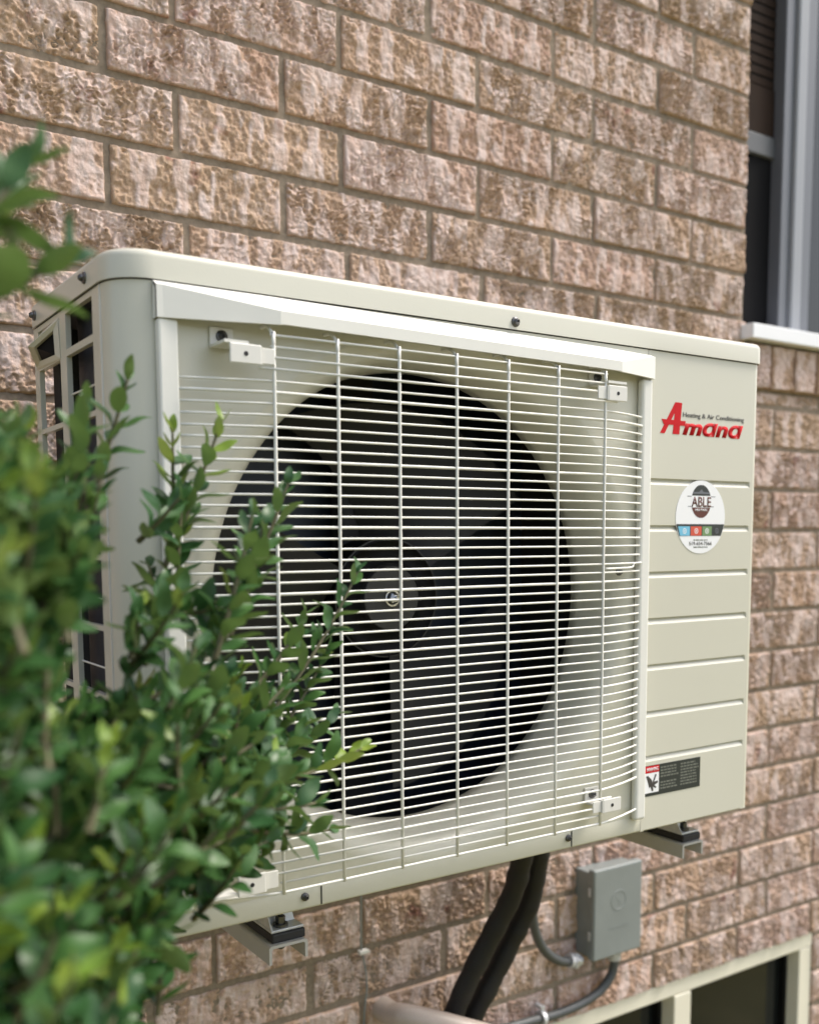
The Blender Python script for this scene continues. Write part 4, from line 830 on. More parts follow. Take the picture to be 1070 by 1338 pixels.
# ------------------------------------------------------------------ boxwood shrub
SHOOTS = [(84,-706,-772,118,-716,-671,0),(168,-684,-805,172,-676,-711,1),(150,-704,-841,212,-701,-703,1),(159,-715,-884,169,-708,-770,0),(198,-741,-884,272,-721,-760,0),(187,-764,-903,234,-741,-799,0),(157,-800,-919,202,-787,-793,0),(236,-701,-1010,375,-678,-850,0),(230,-718,-962,304,-691,-891,0),(238,-706,-1041,332,-687,-933,0),(231,-728,-1043,340,-688,-1003,0),(215,-746,-1053,343,-734,-1032,1),(200,-762,-1040,271,-750,-999,0),(177,-778,-1076,295,-752,-1106,0),(169,-797,-1050,265,-781,-1067,0),(155,-813,-1037,242,-789,-1033,0),(122,-823,-1083,205,-798,-1090,0),(31,-925,-1073,73,-905,-1129,0),(-9,-952,-1067,63,-894,-1095,1),(99,-789,-922,125,-771,-859,0),(75,-825,-911,90,-803,-869,0),(139,-791,-945,194,-766,-882,0),(104,-826,-976,167,-808,-932,0),(149,-779,-1016,245,-754,-958,0),(42,-787,-777,64,-765,-701,0),(-63,-972,-639,-22,-967,-593,2),(-60,-966,-680,-5,-970,-645,2),(-58,-921,-639,-17,-916,-594,0),(-73,-944,-691,-37,-951,-661,0),(-62,-1052,-1068,-43,-1059,-1021,1),(-80,-1096,-1087,-51,-1110,-1038,1),(-103,-1075,-1032,-69,-1065,-989,0),(-47,-1068,-1118,-13,-1059,-1082,0),(-92,-1060,-853,-67,-1073,-823,1),(-12,-1009,-1112,17,-997,-1079,0),(-33,-982,-1003,8,-977,-961,0),(-47,-871,-819,-6,-866,-773,0),(-43,-902,-852,-26,-982,-808,1),(9,-805,-1107,18,-802,-1057,0),(-130,-976,-1088,-83,-992,-1124,0),(30,-851,-979,77,-824,-940,0),(46,-746,-1033,110,-748,-988,0),(-62,-1009,-1082,-30,-1029,-1043,0),(-10,-934,-863,-14,-983,-810,0),(-84,-958,-930,-75,-927,-858,0),(-63,-844,-963,-31,-831,-913,0),(-29,-901,-816,-7,-925,-773,1),(-103,-960,-1002,-60,-950,-963,1),(197,-688,-1064,220,-745,-1019,0),(158,-714,-1057,181,-759,-1009,0),(131,-799,-1147,156,-855,-1077,0),(78,-776,-1098,122,-805,-1039,0),(-97,-818,-1189,-60,-906,-1106,0),(94,-668,-1086,95,-720,-1026,1),(-4,-678,-1209,41,-762,-1157,0),(-34,-762,-1012,-6,-827,-971,0),(219,-637,-1009,245,-698,-976,0),(80,-698,-1047,111,-753,-997,0),(-19,-757,-1127,18,-857,-1062,0),(6,-760,-914,21,-839,-873,0),(-91,-1031,-1035,-75,-1060,-961,0),(-87,-1014,-931,-35,-964,-874,0),(-10,-907,-1092,67,-867,-1086,0),(-44,-911,-900,-11,-898,-830,0),(-102,-1031,-1094,-73,-1036,-1049,0),(-71,-901,-807,-52,-953,-761,0),(-1,-813,-1007,43,-811,-943,0),(23,-925,-999,35,-984,-945,0),(-46,-885,-1172,-3,-939,-1127,0),(-114,-987,-1066,-96,-1047,-978,0),(72,-802,-1068,101,-835,-1005,0),(-142,-944,-1068,-89,-1027,-1044,1),(218,-678,-1160,231,-728,-1110,0),(-6,-695,-1182,25,-755,-1109,0),(-63,-1010,-1102,-43,-1011,-1049,0),(-78,-858,-1177,-16,-892,-1177,0),(-60,-871,-1188,-5,-797,-1179,1),(-17,-860,-880,-20,-851,-823,0),(-42,-756,-897,-12,-802,-828,0),(-78,-1048,-880,-63,-978,-819,0),(-37,-814,-891,-7,-838,-840,0),(-102,-931,-1147,-41,-902,-1120,0),(-97,-953,-924,-61,-986,-892,1),(-64,-931,-1025,-16,-931,-986,0),(21,-906,-1109,59,-940,-1080,0),(114,-706,-1093,171,-716,-1049,0),(-110,-885,-1184,-57,-882,-1153,1),(-35,-908,-1157,4,-1001,-1114,0),(-98,-1026,-796,-86,-1024,-747,0),(-76,-998,-838,-59,-1000,-782,0),(-100,-927,-1221,-81,-953,-1151,0),(-71,-1019,-1046,-49,-1017,-991,1),(-53,-880,-957,-15,-936,-897,0),(-65,-892,-781,-56,-870,-729,0),(141,-720,-882,166,-790,-876,0),(172,-718,-1141,204,-713,-1074,0),(-47,-860,-793,-6,-844,-734,0),(-3,-720,-1303,37,-805,-1229,0),(87,-722,-1171,115,-812,-1099,1),(175,-673,-1041,235,-652,-1016,0),(-36,-889,-782,-10,-821,-727,0),(-90,-765,-997,-47,-803,-946,1),(-92,-896,-880,-82,-970,-817,0),(-56,-925,-1040,2,-895,-1035,0),(-18,-937,-864,26,-885,-824,0),(-57,-1055,-878,-57,-991,-807,0),(83,-787,-925,111,-851,-859,0),(-39,-875,-1012,16,-902,-990,0),(-109,-1022,-984,-77,-1001,-923,0),(-102,-996,-1176,-69,-1026,-1130,0),(18,-799,-1043,59,-830,-1002,0),(-8,-726,-825,36,-718,-769,0),(-86,-1021,-940,-80,-1033,-885,0),(114,-751,-1001,151,-729,-948,0),(-117,-883,-1096,-77,-912,-1035,0),(-31,-794,-802,-9,-744,-737,0),(-53,-920,-1021,-51,-916,-944,0),(-112,-937,-1042,-62,-977,-998,0),(-51,-788,-1122,7,-801,-1123,0),(-114,-929,-924,-74,-919,-882,1),(-84,-971,-1165,-39,-980,-1125,0),(13,-771,-970,20,-790,-903,0),(-29,-829,-1118,3,-842,-1066,0),(106,-709,-1144,138,-736,-1076,0),(19,-775,-1283,33,-832,-1185,0),(-42,-870,-901,-33,-884,-846,0),(48,-889,-1006,76,-868,-962,0),(-15,-915,-1098,9,-828,-1052,0),(121,-717,-818,149,-753,-778,0),(-105,-1010,-1000,-86,-1001,-942,1),(-58,-769,-851,-28,-843,-789,0),(-48,-856,-1255,-44,-853,-1176,1),(-95,-1030,-962,-85,-1037,-900,0),(-90,-949,-1078,-32,-963,-1118,0),(-72,-905,-1124,-17,-862,-1097,1),(-58,-901,-900,-33,-890,-851,0),(-49,-948,-1210,-11,-981,-1147,1),(-28,-813,-1028,-22,-845,-966,0),(-66,-832,-1220,-26,-875,-1171,0),(96,-683,-1219,134,-714,-1158,1),(-80,-793,-997,-20,-806,-965,0),(-37,-724,-1218,18,-740,-1174,1),(-124,-902,-1151,-66,-936,-1126,0),(86,-789,-1083,156,-717,-1084,0),(-91,-959,-928,-62,-922,-886,1),(-35,-779,-814,-17,-766,-763,0),(-45,-975,-1200,-10,-954,-1160,0),(122,-720,-1115,178,-706,-1112,0),(-46,-939,-819,-29,-901,-754,0),(128,-687,-1058,171,-709,-1003,0),(96,-798,-1002,155,-765,-974,0),(35,-856,-1028,5,-894,-956,0),(75,-712,-1022,99,-739,-954,0),(232,-723,-1104,265,-703,-1053,0),(-80,-906,-1120,-58,-874,-1069,0),(-78,-959,-796,-47,-929,-743,0),(-33,-972,-879,-21,-970,-825,0),(-55,-938,-1037,0,-915,-1004,0),(67,-732,-1276,87,-766,-1218,0),(-39,-1018,-954,-27,-987,-884,0),(188,-716,-1023,179,-740,-951,0),(16,-740,-1193,71,-792,-1149,0),(28,-826,-990,55,-837,-947,0),(-107,-942,-1136,-49,-926,-1116,1),(49,-841,-1090,73,-824,-1032,1),(-8,-768,-1246,35,-811,-1188,0),(30,-827,-1042,66,-868,-1014,1),(62,-834,-1123,91,-835,-1081,0),(-50,-777,-1098,-22,-865,-1028,0),(-72,-909,-1132,-26,-916,-1129,0),(-57,-809,-1020,-39,-866,-951,0),(163,-816,-1041,246,-747,-1044,0),(9,-917,-1080,37,-961,-1003,1),(-88,-862,-1125,-43,-907,-1078,0),(-36,-903,-854,-42,-917,-799,1),(-78,-845,-1093,-53,-868,-1049,0),(185,-713,-1010,217,-746,-964,0),(-89,-989,-1145,-30,-1001,-1140,0),(-78,-987,-924,-51,-1004,-881,1),(-4,-827,-973,14,-828,-903,0),(136,-709,-976,160,-756,-923,0),(-47,-933,-870,-15,-963,-815,0),(-104,-912,-1169,-60,-896,-1144,0),(-70,-937,-1047,-17,-875,-1015,0),(-95,-931,-978,-67,-935,-927,0),(8,-855,-1022,42,-843,-982,0),(-70,-846,-1059,-32,-799,-1025,1),(-50,-871,-1064,-9,-883,-1003,0),(-23,-976,-1061,14,-935,-1036,1),(6,-993,-1044,41,-1023,-986,0),(155,-700,-1084,183,-738,-1017,0),(-118,-980,-1010,-84,-967,-946,0),(-87,-887,-904,-58,-861,-848,0),(-53,-979,-1038,-20,-988,-994,0),(121,-708,-1160,153,-734,-1109,0),(21,-731,-1018,70,-694,-978,0),(-80,-996,-1013,-50,-964,-975,0),(86,-810,-1013,108,-771,-965,0),(-32,-847,-1129,0,-920,-1098,0),(-74,-898,-1197,-21,-951,-1146,1),(-107,-984,-1082,-87,-1064,-1006,1),(12,-912,-1033,41,-926,-985,0),(-103,-908,-950,-73,-891,-883,1),(-82,-833,-1120,-49,-895,-1048,0),(191,-686,-1090,220,-690,-1045,1),(0,-884,-1235,25,-885,-1184,0),(-66,-844,-1059,-37,-894,-1004,1),(-84,-910,-1202,-47,-961,-1142,0),(56,-767,-1202,92,-790,-1168,0),(-9,-863,-947,-12,-837,-876,0),(-74,-891,-962,-51,-923,-909,1),(-29,-814,-1216,6,-838,-1161,0),(46,-841,-1033,60,-885,-981,0),(-51,-884,-1007,-48,-846,-944,1),(66,-768,-1027,120,-833,-1020,0),(-104,-896,-1131,-60,-940,-1122,0),(179,-740,-1032,234,-752,-986,0),(79,-915,-1001,76,-927,-933,0),(-17,-948,-1023,5,-910,-978,1),(-40,-903,-1063,5,-936,-1040,0),(-10,-871,-803,8,-772,-725,0),(-3,-901,-1159,36,-964,-1096,0),(-69,-932,-1071,-14,-945,-1043,0),(-65,-852,-980,-40,-879,-930,0),(184,-626,-1120,226,-623,-1066,0),(-29,-896,-1080,-60,-877,-1009,0),(-115,-937,-1095,-82,-1035,-1061,1),(27,-802,-1063,83,-815,-1027,0),(155,-715,-1166,175,-762,-1105,0),(-67,-904,-924,-20,-953,-876,0),(74,-791,-1020,126,-738,-973,0),(-30,-783,-1019,18,-801,-979,0),(-108,-978,-999,-91,-1040,-924,1),(-104,-1007,-910,-92,-1020,-853,0),(-4,-718,-1274,29,-844,-1189,1),(81,-841,-1010,142,-831,-1026,0),(40,-734,-1027,64,-773,-979,0),(79,-806,-1132,113,-806,-1081,0),(-36,-793,-903,1,-833,-861,0),(-96,-928,-820,-56,-897,-752,0),(-55,-809,-1058,-22,-848,-1022,0),(-112,-952,-1061,-74,-986,-999,0),(-19,-848,-838,-2,-924,-777,0),(203,-744,-1137,236,-659,-1111,0),(194,-689,-1129,264,-676,-1098,0),(-32,-823,-1158,15,-822,-1106,0),(-99,-944,-1045,-69,-1005,-976,1),(108,-731,-1031,151,-695,-996,1),(-20,-926,-865,-6,-989,-823,0),(29,-904,-1154,46,-914,-1106,0),(-60,-972,-1118,-19,-953,-1099,0),(48,-907,-1077,102,-936,-1027,0),(-38,-777,-940,-21,-858,-877,0),(-75,-912,-820,-48,-968,-783,1),(91,-780,-957,136,-787,-934,0),(150,-842,-1035,211,-803,-1010,0),(125,-736,-1105,181,-730,-1087,1),(-106,-968,-865,-84,-994,-806,0),(41,-779,-1055,66,-839,-987,0),(-42,-887,-986,-27,-879,-910,0),(124,-816,-1048,157,-831,-1007,0),(-59,-844,-909,-11,-861,-867,0),(13,-770,-1205,54,-820,-1190,0),(21,-827,-1090,73,-873,-1045,1),(-106,-992,-826,-69,-979,-774,0),(-90,-1070,-1162,-86,-1081,-1081,0),(118,-598,-1024,159,-598,-983,1),(56,-833,-1041,94,-806,-1008,0),(-107,-739,-1234,-43,-749,-1235,0),(6,-827,-1222,43,-865,-1156,0),(87,-897,-1036,123,-917,-996,0),(-95,-868,-1009,-55,-902,-943,0),(58,-688,-1085,91,-717,-1019,0),(-66,-938,-1110,-17,-907,-1084,1),(131,-718,-1015,164,-744,-960,0),(-80,-961,-864,-79,-1013,-801,0),(-11,-729,-1224,34,-734,-1181,0),(-14,-949,-1145,9,-945,-1085,0),(-68,-859,-911,-53,-851,-848,0),(-32,-974,-1103,2,-1007,-1072,1),(-66,-874,-992,-23,-892,-948,1),(-111,-873,-1208,-61,-848,-1203,1),(-137,-974,-1070,-93,-992,-1072,0),(-92,-903,-1209,-46,-904,-1190,0),(-109,-1006,-959,-85,-1048,-905,0),(-54,-1006,-946,-61,-993,-894,0),(33,-745,-1244,88,-756,-1201,0),(35,-755,-1185,57,-714,-1149,0),(-72,-793,-1141,-26,-803,-1156,0),(43,-738,-1176,105,-744,-1160,0),(24,-806,-1021,56,-816,-959,0),(102,-739,-1053,172,-726,-1028,0),(143,-691,-1078,166,-733,-1023,0),(-71,-985,-928,-51,-1037,-865,0),(-80,-870,-1118,-14,-861,-1099,1),(149,-728,-1010,196,-753,-959,0),(-99,-1038,-1041,-91,-1052,-989,0),(134,-706,-1046,153,-709,-998,0),(14,-881,-1123,49,-931,-1081,1),(109,-810,-1035,172,-783,-990,0),(-48,-738,-947,-30,-785,-892,0),(-14,-793,-1094,-4,-808,-1026,0),(-71,-938,-1188,-13,-967,-1171,1),(-62,-923,-809,-42,-967,-767,0),(-89,-829,-1053,-61,-828,-998,1),(-54,-936,-884,-28,-938,-814,0),(-35,-796,-1277,-8,-840,-1218,1),(-19,-847,-945,-1,-846,-877,0),(182,-730,-1089,214,-794,-1036,1),(3,-927,-1122,61,-875,-1109,0),(-130,-948,-1126,-75,-944,-1150,0),(-38,-728,-926,23,-717,-894,0),(-98,-853,-1182,-45,-880,-1185,1),(145,-742,-1038,171,-704,-989,0),(-90,-1058,-966,-65,-1005,-923,0),(-33,-780,-1220,25,-845,-1204,1),(-16,-808,-793,6,-818,-732,1),(-132,-994,-1122,-85,-1026,-1108,1),(93,-840,-991,131,-826,-933,0),(-60,-989,-1066,-27,-1013,-1024,0),(-15,-1010,-994,4,-992,-943,1),(-33,-767,-1193,28,-790,-1177,0),(227,-685,-1059,250,-737,-1020,0),(-24,-829,-937,-23,-933,-874,0),(9,-828,-1055,43,-835,-1015,0),(-1,-833,-936,0,-890,-866,0),(-96,-1061,-930,-72,-1004,-873,0),(-87,-988,-963,-86,-986,-899,1),(15,-835,-989,63,-832,-969,0),(-76,-899,-912,-63,-1008,-866,0),(117,-749,-1067,124,-766,-998,0),(55,-733,-1273,91,-749,-1215,1),(30,-771,-880,29,-813,-820,1),(59,-906,-1123,83,-899,-1076,0),(-25,-936,-1043,-12,-964,-965,0),(113,-846,-1102,96,-804,-1056,0),(-102,-922,-959,-60,-905,-893,0),(-94,-1019,-1028,-59,-992,-982,0),(64,-802,-1030,82,-788,-980,0),(-109,-1010,-1025,-88,-1053,-961,0),(-86,-830,-1154,-44,-850,-1142,0),(119,-852,-1072,205,-816,-1046,0),(-45,-850,-1097,-30,-901,-1027,0),(123,-783,-1103,151,-785,-1054,0),(66,-707,-1050,150,-677,-1036,0),(24,-859,-1088,39,-872,-1026,0),(-87,-860,-968,-60,-871,-924,1),(10,-766,-838,34,-726,-759,0),(-69,-908,-1016,-73,-930,-948,1),(-118,-956,-794,-64,-998,-749,0),(-1,-803,-1018,15,-809,-967,0),(-46,-817,-906,-5,-809,-855,0),(-16,-855,-1020,-11,-942,-959,0),(3,-712,-1303,32,-812,-1225,1),(-12,-937,-1041,10,-930,-974,0),(-99,-940,-1162,-78,-1013,-1096,0),(12,-709,-874,32,-799,-820,0),(-99,-818,-1159,-44,-828,-1173,0),(-113,-999,-934,-76,-1019,-873,1),(-99,-972,-875,-83,-1025,-803,0),(-27,-826,-983,-6,-866,-925,0),(-80,-931,-1126,-34,-972,-1103,0),(-21,-726,-1162,8,-787,-1113,0),(-38,-841,-953,-18,-893,-895,0),(-39,-937,-793,-45,-830,-733,0),(-126,-850,-1207,-68,-924,-1186,0),(66,-774,-981,120,-729,-947,1),(-75,-1026,-976,-58,-1042,-918,0),(-67,-802,-1129,-18,-859,-1091,0),(-64,-800,-1226,-1,-836,-1215,1),(118,-826,-995,166,-797,-956,0),(-36,-848,-1253,7,-864,-1195,0),(40,-760,-1048,67,-820,-997,1),(-75,-866,-1064,-50,-920,-983,0),(61,-829,-1071,72,-878,-1002,0),(161,-662,-1166,178,-763,-1097,0),(17,-809,-1139,61,-838,-1082,0),(211,-678,-1130,262,-661,-1076,0),(79,-767,-1042,147,-725,-1034,0),(-99,-948,-1049,-49,-902,-1011,0),(170,-729,-1142,203,-755,-1091,0),(-134,-933,-1192,-83,-851,-1177,0),(-97,-885,-965,-72,-901,-898,0),(-17,-628,-1216,30,-696,-1172,0),(195,-653,-1041,222,-701,-992,0),(-27,-779,-1256,20,-828,-1238,0),(164,-656,-1080,213,-673,-1063,0),(-2,-862,-1111,50,-804,-1084,0),(182,-721,-1031,230,-703,-1001,0),(35,-847,-843,40,-781,-790,1),(-121,-984,-1114,-94,-1064,-1053,0),(-108,-897,-1100,-62,-959,-1051,0),(-60,-938,-845,-21,-947,-786,0),(-99,-1044,-968,-79,-1034,-915,0),(176,-786,-1022,177,-805,-960,1),(-90,-951,-1153,-60,-968,-1106,0),(-111,-848,-1003,-68,-834,-952,0),(-82,-945,-891,-55,-851,-833,0),(-74,-852,-1122,-33,-781,-1096,0),(-94,-995,-1062,-44,-971,-1033,0),(-32,-843,-993,22,-847,-951,1),(-57,-865,-784,-15,-769,-718,0),(-60,-893,-1259,-30,-964,-1176,0),(-66,-878,-951,-45,-857,-882,0),(61,-799,-1067,105,-793,-1017,0),(-17,-776,-916,21,-698,-859,0),(-18,-993,-879,-22,-973,-811,1),(118,-797,-1078,171,-788,-1031,0),(-74,-1011,-896,-76,-1009,-836,0),(-32,-998,-995,-32,-999,-947,0),(-10,-839,-855,14,-825,-797,0),(124,-655,-1232,152,-681,-1169,0),(-34,-897,-1019,-10,-928,-956,0),(-115,-961,-1106,-77,-1007,-1039,0),(-30,-839,-1027,15,-784,-976,0),(-118,-934,-1125,-73,-973,-1088,0),(27,-850,-1052,82,-825,-1007,0),(94,-849,-995,132,-874,-945,0),(192,-639,-1063,214,-617,-1005,0),(-102,-1022,-848,-75,-1004,-805,0),(59,-796,-1066,93,-851,-1034,1),(-45,-764,-1227,-5,-812,-1206,0),(172,-658,-1068,168,-713,-1007,0),(190,-666,-1013,213,-721,-946,1),(95,-798,-1007,138,-815,-966,0),(-70,-1030,-828,-65,-949,-776,0),(117,-782,-895,139,-691,-840,0),(-13,-745,-1147,32,-740,-1109,0),(-13,-844,-1092,21,-870,-1027,0),(14,-748,-1272,48,-779,-1236,0),(-44,-931,-1152,-16,-958,-1083,0),(189,-780,-1060,221,-770,-1015,0),(-89,-860,-1193,-70,-933,-1104,0),(-66,-897,-941,-54,-913,-881,0),(-113,-920,-1140,-75,-967,-1102,0),(-87,-1025,-855,-67,-1023,-781,1),(38,-857,-999,63,-887,-958,0),(-103,-869,-1071,-76,-903,-1001,1),(68,-881,-1185,76,-878,-1116,1),(-93,-1024,-850,-81,-1043,-791,0),(172,-666,-1145,210,-672,-1083,0),(-32,-783,-1243,-2,-888,-1187,1),(15,-818,-1042,62,-834,-1000,0),(-65,-925,-975,-57,-940,-904,0),(-43,-988,-848,-38,-1016,-777,1),(-115,-1035,-1066,-64,-1022,-1041,0),(-26,-844,-1057,-10,-871,-989,1),(-45,-842,-1017,18,-862,-993,1),(-27,-821,-1047,28,-779,-1038,0),(-59,-1003,-864,1,-891,-802,0),(-120,-909,-1173,-67,-913,-1163,0),(-57,-939,-1129,8,-931,-1110,0),(-35,-849,-1225,15,-867,-1208,0),(231,-683,-1118,264,-693,-1068,0),(-33,-736,-1161,12,-743,-1110,0),(-7,-796,-1283,44,-768,-1279,0),(-134,-1004,-1040,-84,-1012,-1005,1),(-119,-996,-980,-73,-965,-944,0),(22,-789,-819,42,-817,-764,0),(62,-834,-1000,79,-812,-925,0),(64,-760,-1164,116,-754,-1145,0),(10,-820,-1000,47,-807,-964,0),(-58,-792,-1160,13,-766,-1195,0),(-86,-901,-1151,-40,-932,-1099,0),(86,-802,-1081,176,-739,-1092,0),(1,-851,-891,30,-866,-820,0),(-92,-964,-1041,-89,-1001,-978,1),(-45,-900,-1187,4,-930,-1142,0),(49,-710,-1033,86,-702,-990,0),(187,-650,-1089,232,-666,-1064,0),(74,-845,-1039,145,-830,-1017,1),(-122,-1040,-1076,-79,-1014,-1030,0),(52,-791,-814,65,-800,-764,0),(-100,-868,-877,-68,-889,-812,1),(-69,-1015,-963,-30,-983,-932,1),(-35,-808,-1038,-8,-780,-998,0),(159,-729,-1135,208,-758,-1106,1),(85,-793,-997,111,-856,-925,0),(195,-670,-1139,261,-690,-1124,0),(-72,-869,-1123,-22,-828,-1086,0),(-111,-932,-1121,-80,-939,-1062,0),(-73,-988,-862,-65,-983,-812,0),(223,-693,-1019,226,-744,-962,0),(-81,-986,-1169,-70,-948,-1119,0),(127,-749,-1055,170,-775,-1013,1),(-32,-848,-1177,38,-811,-1185,0),(-84,-993,-899,-53,-968,-833,0),(-63,-935,-952,-41,-996,-886,0),(-92,-957,-842,-75,-954,-774,0),(-17,-902,-993,20,-860,-958,1),(-43,-857,-1153,-20,-931,-1100,1),(-43,-865,-1252,-7,-930,-1207,0),(-113,-951,-1179,-75,-1003,-1125,0),(-53,-891,-1090,-9,-859,-1066,0),(-150,-1055,-1010,-95,-1065,-1008,0),(27,-706,-1264,76,-740,-1226,1),(-23,-766,-936,23,-741,-873,1),(29,-821,-1055,68,-850,-1028,1),(-101,-969,-949,-65,-927,-910,0),(149,-819,-1006,194,-824,-985,0),(0,-873,-1015,43,-891,-965,0),(-135,-897,-1155,-82,-918,-1151,0),(-45,-918,-1037,-5,-928,-1000,0),(9,-676,-826,63,-693,-782,0),(-86,-855,-1183,-64,-946,-1106,0),(-51,-869,-1187,0,-887,-1138,0),(-78,-915,-999,-35,-923,-949,0),(-3,-776,-1204,53,-796,-1207,0),(131,-772,-988,179,-761,-940,0),(88,-784,-1041,55,-836,-957,0),(36,-779,-1295,44,-819,-1221,0),(-114,-997,-987,-77,-1010,-924,0),(-2,-827,-952,10,-822,-887,0),(118,-704,-1022,132,-706,-973,0),(-55,-971,-833,-24,-948,-775,0),(113,-780,-1066,174,-739,-1029,0),(-38,-891,-1148,2,-920,-1098,0),(57,-800,-1222,88,-819,-1163,0),(-101,-881,-940,-72,-890,-884,1),(-18,-698,-1220,-10,-801,-1137,0),(-114,-961,-830,-69,-917,-783,0),(143,-788,-1093,149,-786,-1025,1),(-112,-999,-986,-79,-1011,-920,0),(-15,-863,-1107,17,-888,-1041,0),(132,-790,-1052,182,-747,-1003,1),(-92,-854,-1157,-36,-956,-1120,0),(-33,-798,-892,-10,-800,-820,0),(-37,-837,-1089,-6,-842,-1037,0),(-117,-1006,-1152,-97,-1010,-1094,0),(-108,-992,-1019,-91,-985,-957,0),(-97,-807,-1132,-72,-866,-1054,0),(84,-885,-944,114,-867,-901,0),(93,-770,-1094,152,-782,-1053,0),(193,-719,-1062,245,-736,-1021,0),(-72,-1005,-937,-39,-966,-871,1),(31,-838,-1012,85,-823,-981,0),(173,-755,-1044,224,-751,-1024,0),(-59,-1020,-907,-85,-979,-867,0),(-67,-978,-863,-66,-942,-795,0),(31,-861,-1037,76,-846,-1009,0),(31,-766,-1036,99,-777,-1014,0),(-20,-808,-1101,30,-857,-1060,0),(-19,-926,-874,-18,-926,-818,0),(-127,-1001,-1153,-81,-1061,-1097,0),(-103,-922,-1003,-73,-902,-942,0),(-133,-843,-1141,-83,-923,-1108,0),(-9,-692,-859,27,-741,-816,0),(33,-808,-819,55,-793,-767,0),(34,-640,-850,57,-715,-789,0),(-5,-826,-1001,20,-886,-941,0),(-128,-967,-928,-91,-995,-886,0),(-52,-847,-1204,-3,-835,-1177,1),(72,-783,-1043,87,-825,-975,0),(-51,-928,-927,-48,-995,-867,1),(-77,-857,-818,-39,-874,-748,0),(120,-903,-1046,149,-921,-1007,0)]

shrub = Thing('boxwood_shrub', 'leafy green boxwood shrub with pale new tips in front of the air conditioner', 'shrub', (-.6, -8.2, -26))
def leaf_mesh(seed, mat):
    r = random.Random(seed); bb = NB()
    n = 7; fold = r.uniform(.10, .22); curl = r.uniform(-.10, .22); wid = r.uniform(.215, .27); tw = r.uniform(-.15, .15)
    rows = []
    for i in range(n+1):
        u = i/n; hw = wid*max(0, math.sin(math.pi*min(1, u*.97+.03)**1.05))**.70 if 0 < i < n else .014
        if i == n: hw = .05
        zc = -curl*u*u + .05*math.sin(u*6+seed)
        a = tw*u
        row = []
        for s in (-1, 0, 1):
            y = s*hw; z = zc + abs(s)*hw*fold*2
            row.append(bb.verts.new((.06+u, y*math.cos(a)-abs(s)*hw*fold*math.sin(a), z+y*math.sin(a))))
        rows.append(row)
    for p, q in zip(rows, rows[1:]):
        for k in range(2): bb.faces.new((p[k], q[k], q[k+1], p[k+1]))
    bmesh.ops.recalc_face_normals(bb, faces=bb.faces)
    if sum(f.normal.z for f in bb.faces) < 0: bmesh.ops.reverse_faces(bb, faces=bb.faces)
    me = bpy.data.meshes.new('leaf'); bb.to_mesh(me); bb.free(); me.polygons.foreach_set('use_smooth', [True]*len(me.polygons)); me.materials.append(mat)
    return me
LM = [leaf_mesh(k, M['leaf']) for k in range(7)]; YM = [leaf_mesh(20+k, M['young']) for k in range(3)]
rl = random.Random(21)
leaves = []                                                # (matrix, young?, variant)
stems = NB()
def shoot(b_, t_, kind, leafy=1.0, fat=.030):
    """one shoot: paired leaves up a bent stem, a tuft at the tip"""
    a, c = Vector(b_), Vector(t_); d = c-a; L = d.length
    sag = Vector((0, 0, -.10*L)); side_ = d.cross(Vector((0, 0, 1))).normalized() if abs(d.normalized().z) < .98 else Vector((1, 0, 0))
    ctrl = a+d*.5+sag+side_*rl.uniform(-.08, .08)*L
    P = [(a*(1-u)**2+ctrl*2*u*(1-u)+c*u*u) for u in [k/6 for k in range(7)]]
    tube(stems, P, [fat*(1-.6*k/6) for k in range(7)], 5)
    step = .135 if kind != 2 else .24; n = max(3, int(L/step)); ph = rl.uniform(0, 3.14)
    for i in range(n+1):
        u = (i+.6)/(n+1); p = a*(1-u)**2+ctrl*2*u*(1-u)+c*u*u
        tan = ((ctrl-a)*(1-u)+(c-ctrl)*u).normalized()
        e1 = tan.orthogonal().normalized(); e2 = tan.cross(e1)
        endt = i >= n-1
        for s in (0, 1):
            if rl.random() > leafy: continue
            ang = ph+i*math.pi/2+s*math.pi+rl.uniform(-.35, .35)
            out = e1*math.cos(ang)+e2*math.sin(ang)
            spread = rl.uniform(.6, 1.1) if not endt else rl.uniform(.25, .5)
            ax = (tan*math.cos(spread)+out*math.sin(spread)+Vector((0, 0, .12))).normalized()
            # leaf blade faces up and outward along the stem
            nrm = (tan*.9+Vector((-.05, -.45, .55))-out*.2+Vector((rl.uniform(-.5, .5), rl.uniform(-.5, .5), rl.uniform(-.3, .3))))
            nrm = (nrm-ax*nrm.dot(ax)).normalized(); yy = nrm.cross(ax)
            size = rl.uniform(.26, .37)*(1.4 if kind == 2 else 1)*(.66 if endt else (.88 if u > .75 else 1.0))
            yg = (kind == 1 and u > .72) or (kind == 1 and u > .5 and rl.random() < .35) or rl.random() < .018
            m4 = Matrix((ax, yy, nrm)).transposed().to_4x4()
            leaves.append((W(*p), m4, size*H, yg, rl.randrange(100)))
for s in SHOOTS: shoot([v/100 for v in s[:3]], [v/100 for v in s[3:6]], s[6])
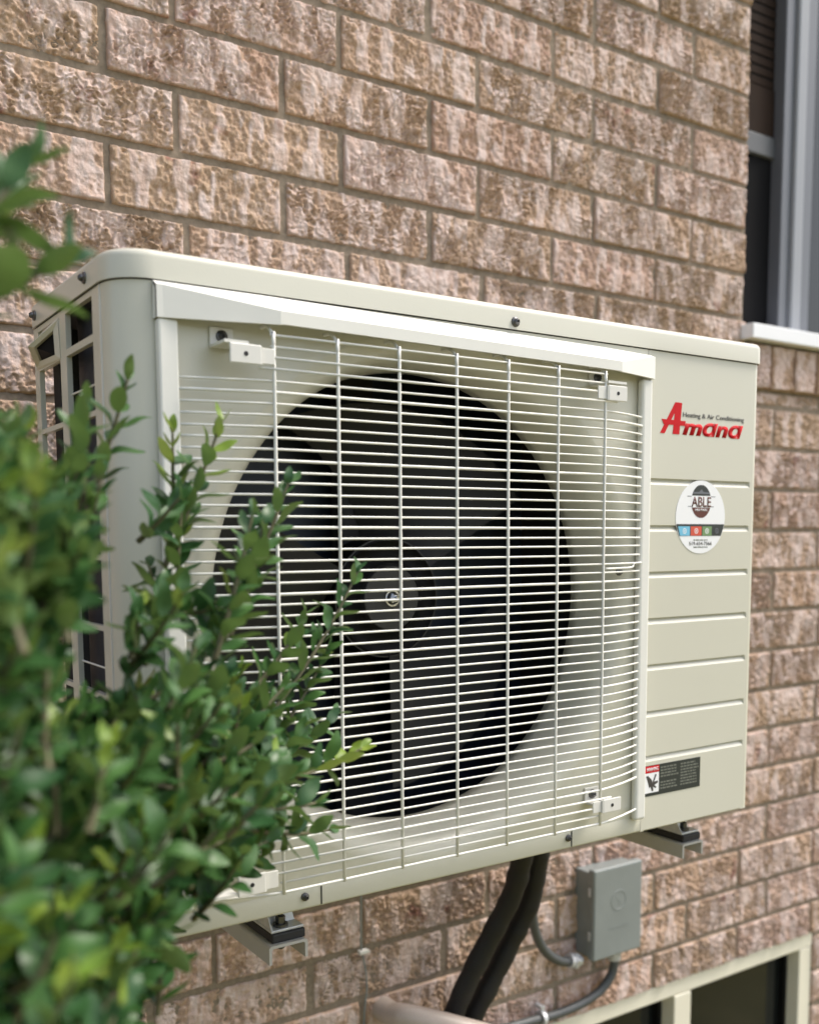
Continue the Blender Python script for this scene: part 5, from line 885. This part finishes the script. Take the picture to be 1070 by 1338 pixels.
# the rest of the plant, mostly below and left of the frame
for k in range(300):
    th, zz = rl.uniform(0, 2*math.pi), rl.uniform(-25, -8.6)
    f = (zz+25)/16.4; rad_ = (1.9+.9*math.sin(math.pi*min(1, f*.9+.1)))*(1.0 if f < .75 else 1-1.6*(f-.75))
    rad_ *= rl.uniform(.55, 1.0)
    cx0, cy0 = -1.0, -8.3
    c = Vector((cx0+rad_*math.cos(th)*1.0, cy0+rad_*math.sin(th)*.62, zz))
    q = (W(*c)-cam.location); dep = q.dot(F_)
    if dep < .40: continue
    d = Vector((math.cos(th)*.7, math.sin(th)*.6, .75)).normalized()
    shoot(c-d*rl.uniform(.9, 1.5), c, 1 if rl.random() < .1 else 0, .9)
for k in range(16):
    th = rl.uniform(0, 2*math.pi); top = Vector((-.9+rl.uniform(-1.6, .9), -8.2+rl.uniform(-1.0, 1.0), rl.uniform(-12, -9.5)))
    bs = Vector((-.8+.3*math.cos(th), -8.3+.3*math.sin(th), -26))
    tube(stems, smooth_path([bs, bs.lerp(top, .5)+Vector((rl.uniform(-.4, .4), rl.uniform(-.3, .3), 0)), top], 5), [.16-.1*i/10 for i in range(11)], 7)
shrub.part('stems', stems, M['stem'])
# the 300 leaves that show largest are separate leaves, the rest is one mass of foliage
tanx, scale_ = 535/1324.67, None
def shows(p):
    q = p-cam.location; z = q.dot(F_)
    if z < .05: return 0
    x = q.dot(R_)/z*1324.67+535; y = 841.17-q.dot(U_)/z*1324.67
    return 1/z if (-10 < x < 1080 and -10 < y < 1350) else 0
order = sorted(range(len(leaves)), key=lambda i: -shows(leaves[i][0])*leaves[i][2])
near = set(order[:298])
fv, ff, fm, fi = [], [], [], 0
cache = {}
for i, (p, m4, s, yg, v) in enumerate(leaves):
    me = (YM[v % 3] if yg else LM[v % 7])
    if i in near:
        obj_from_mesh('leaf', me, shrub.o, p-shrub.p, m4.to_quaternion(), s)
    else:
        if me.name not in cache:
            co = np.empty(len(me.vertices)*3, np.float32); me.vertices.foreach_get('co', co)
            cache[me.name] = (co.reshape(-1, 3), [list(q.vertices) for q in me.polygons])
        co, fc = cache[me.name]
        R3 = np.array(m4.to_3x3())
        fv.append(co@R3.T*s+np.array(p-shrub.p)); ff += [[fi+k for k in q] for q in fc]; fm += [1 if yg else 0]*len(fc); fi += len(co)
me = bpy.data.meshes.new('foliage'); me.from_pydata(np.concatenate(fv).tolist(), [], ff)
me.materials.append(M['leaf']); me.materials.append(M['young']); me.polygons.foreach_set('material_index', fm); me.polygons.foreach_set('use_smooth', [True]*len(ff))
o = bpy.data.objects.new('foliage', me); COL.objects.link(o); o.parent = shrub.o; o['kind'] = 'stuff'
print('bricks', n_named, 'leaves', len(leaves), 'far bricks', len(far_list))
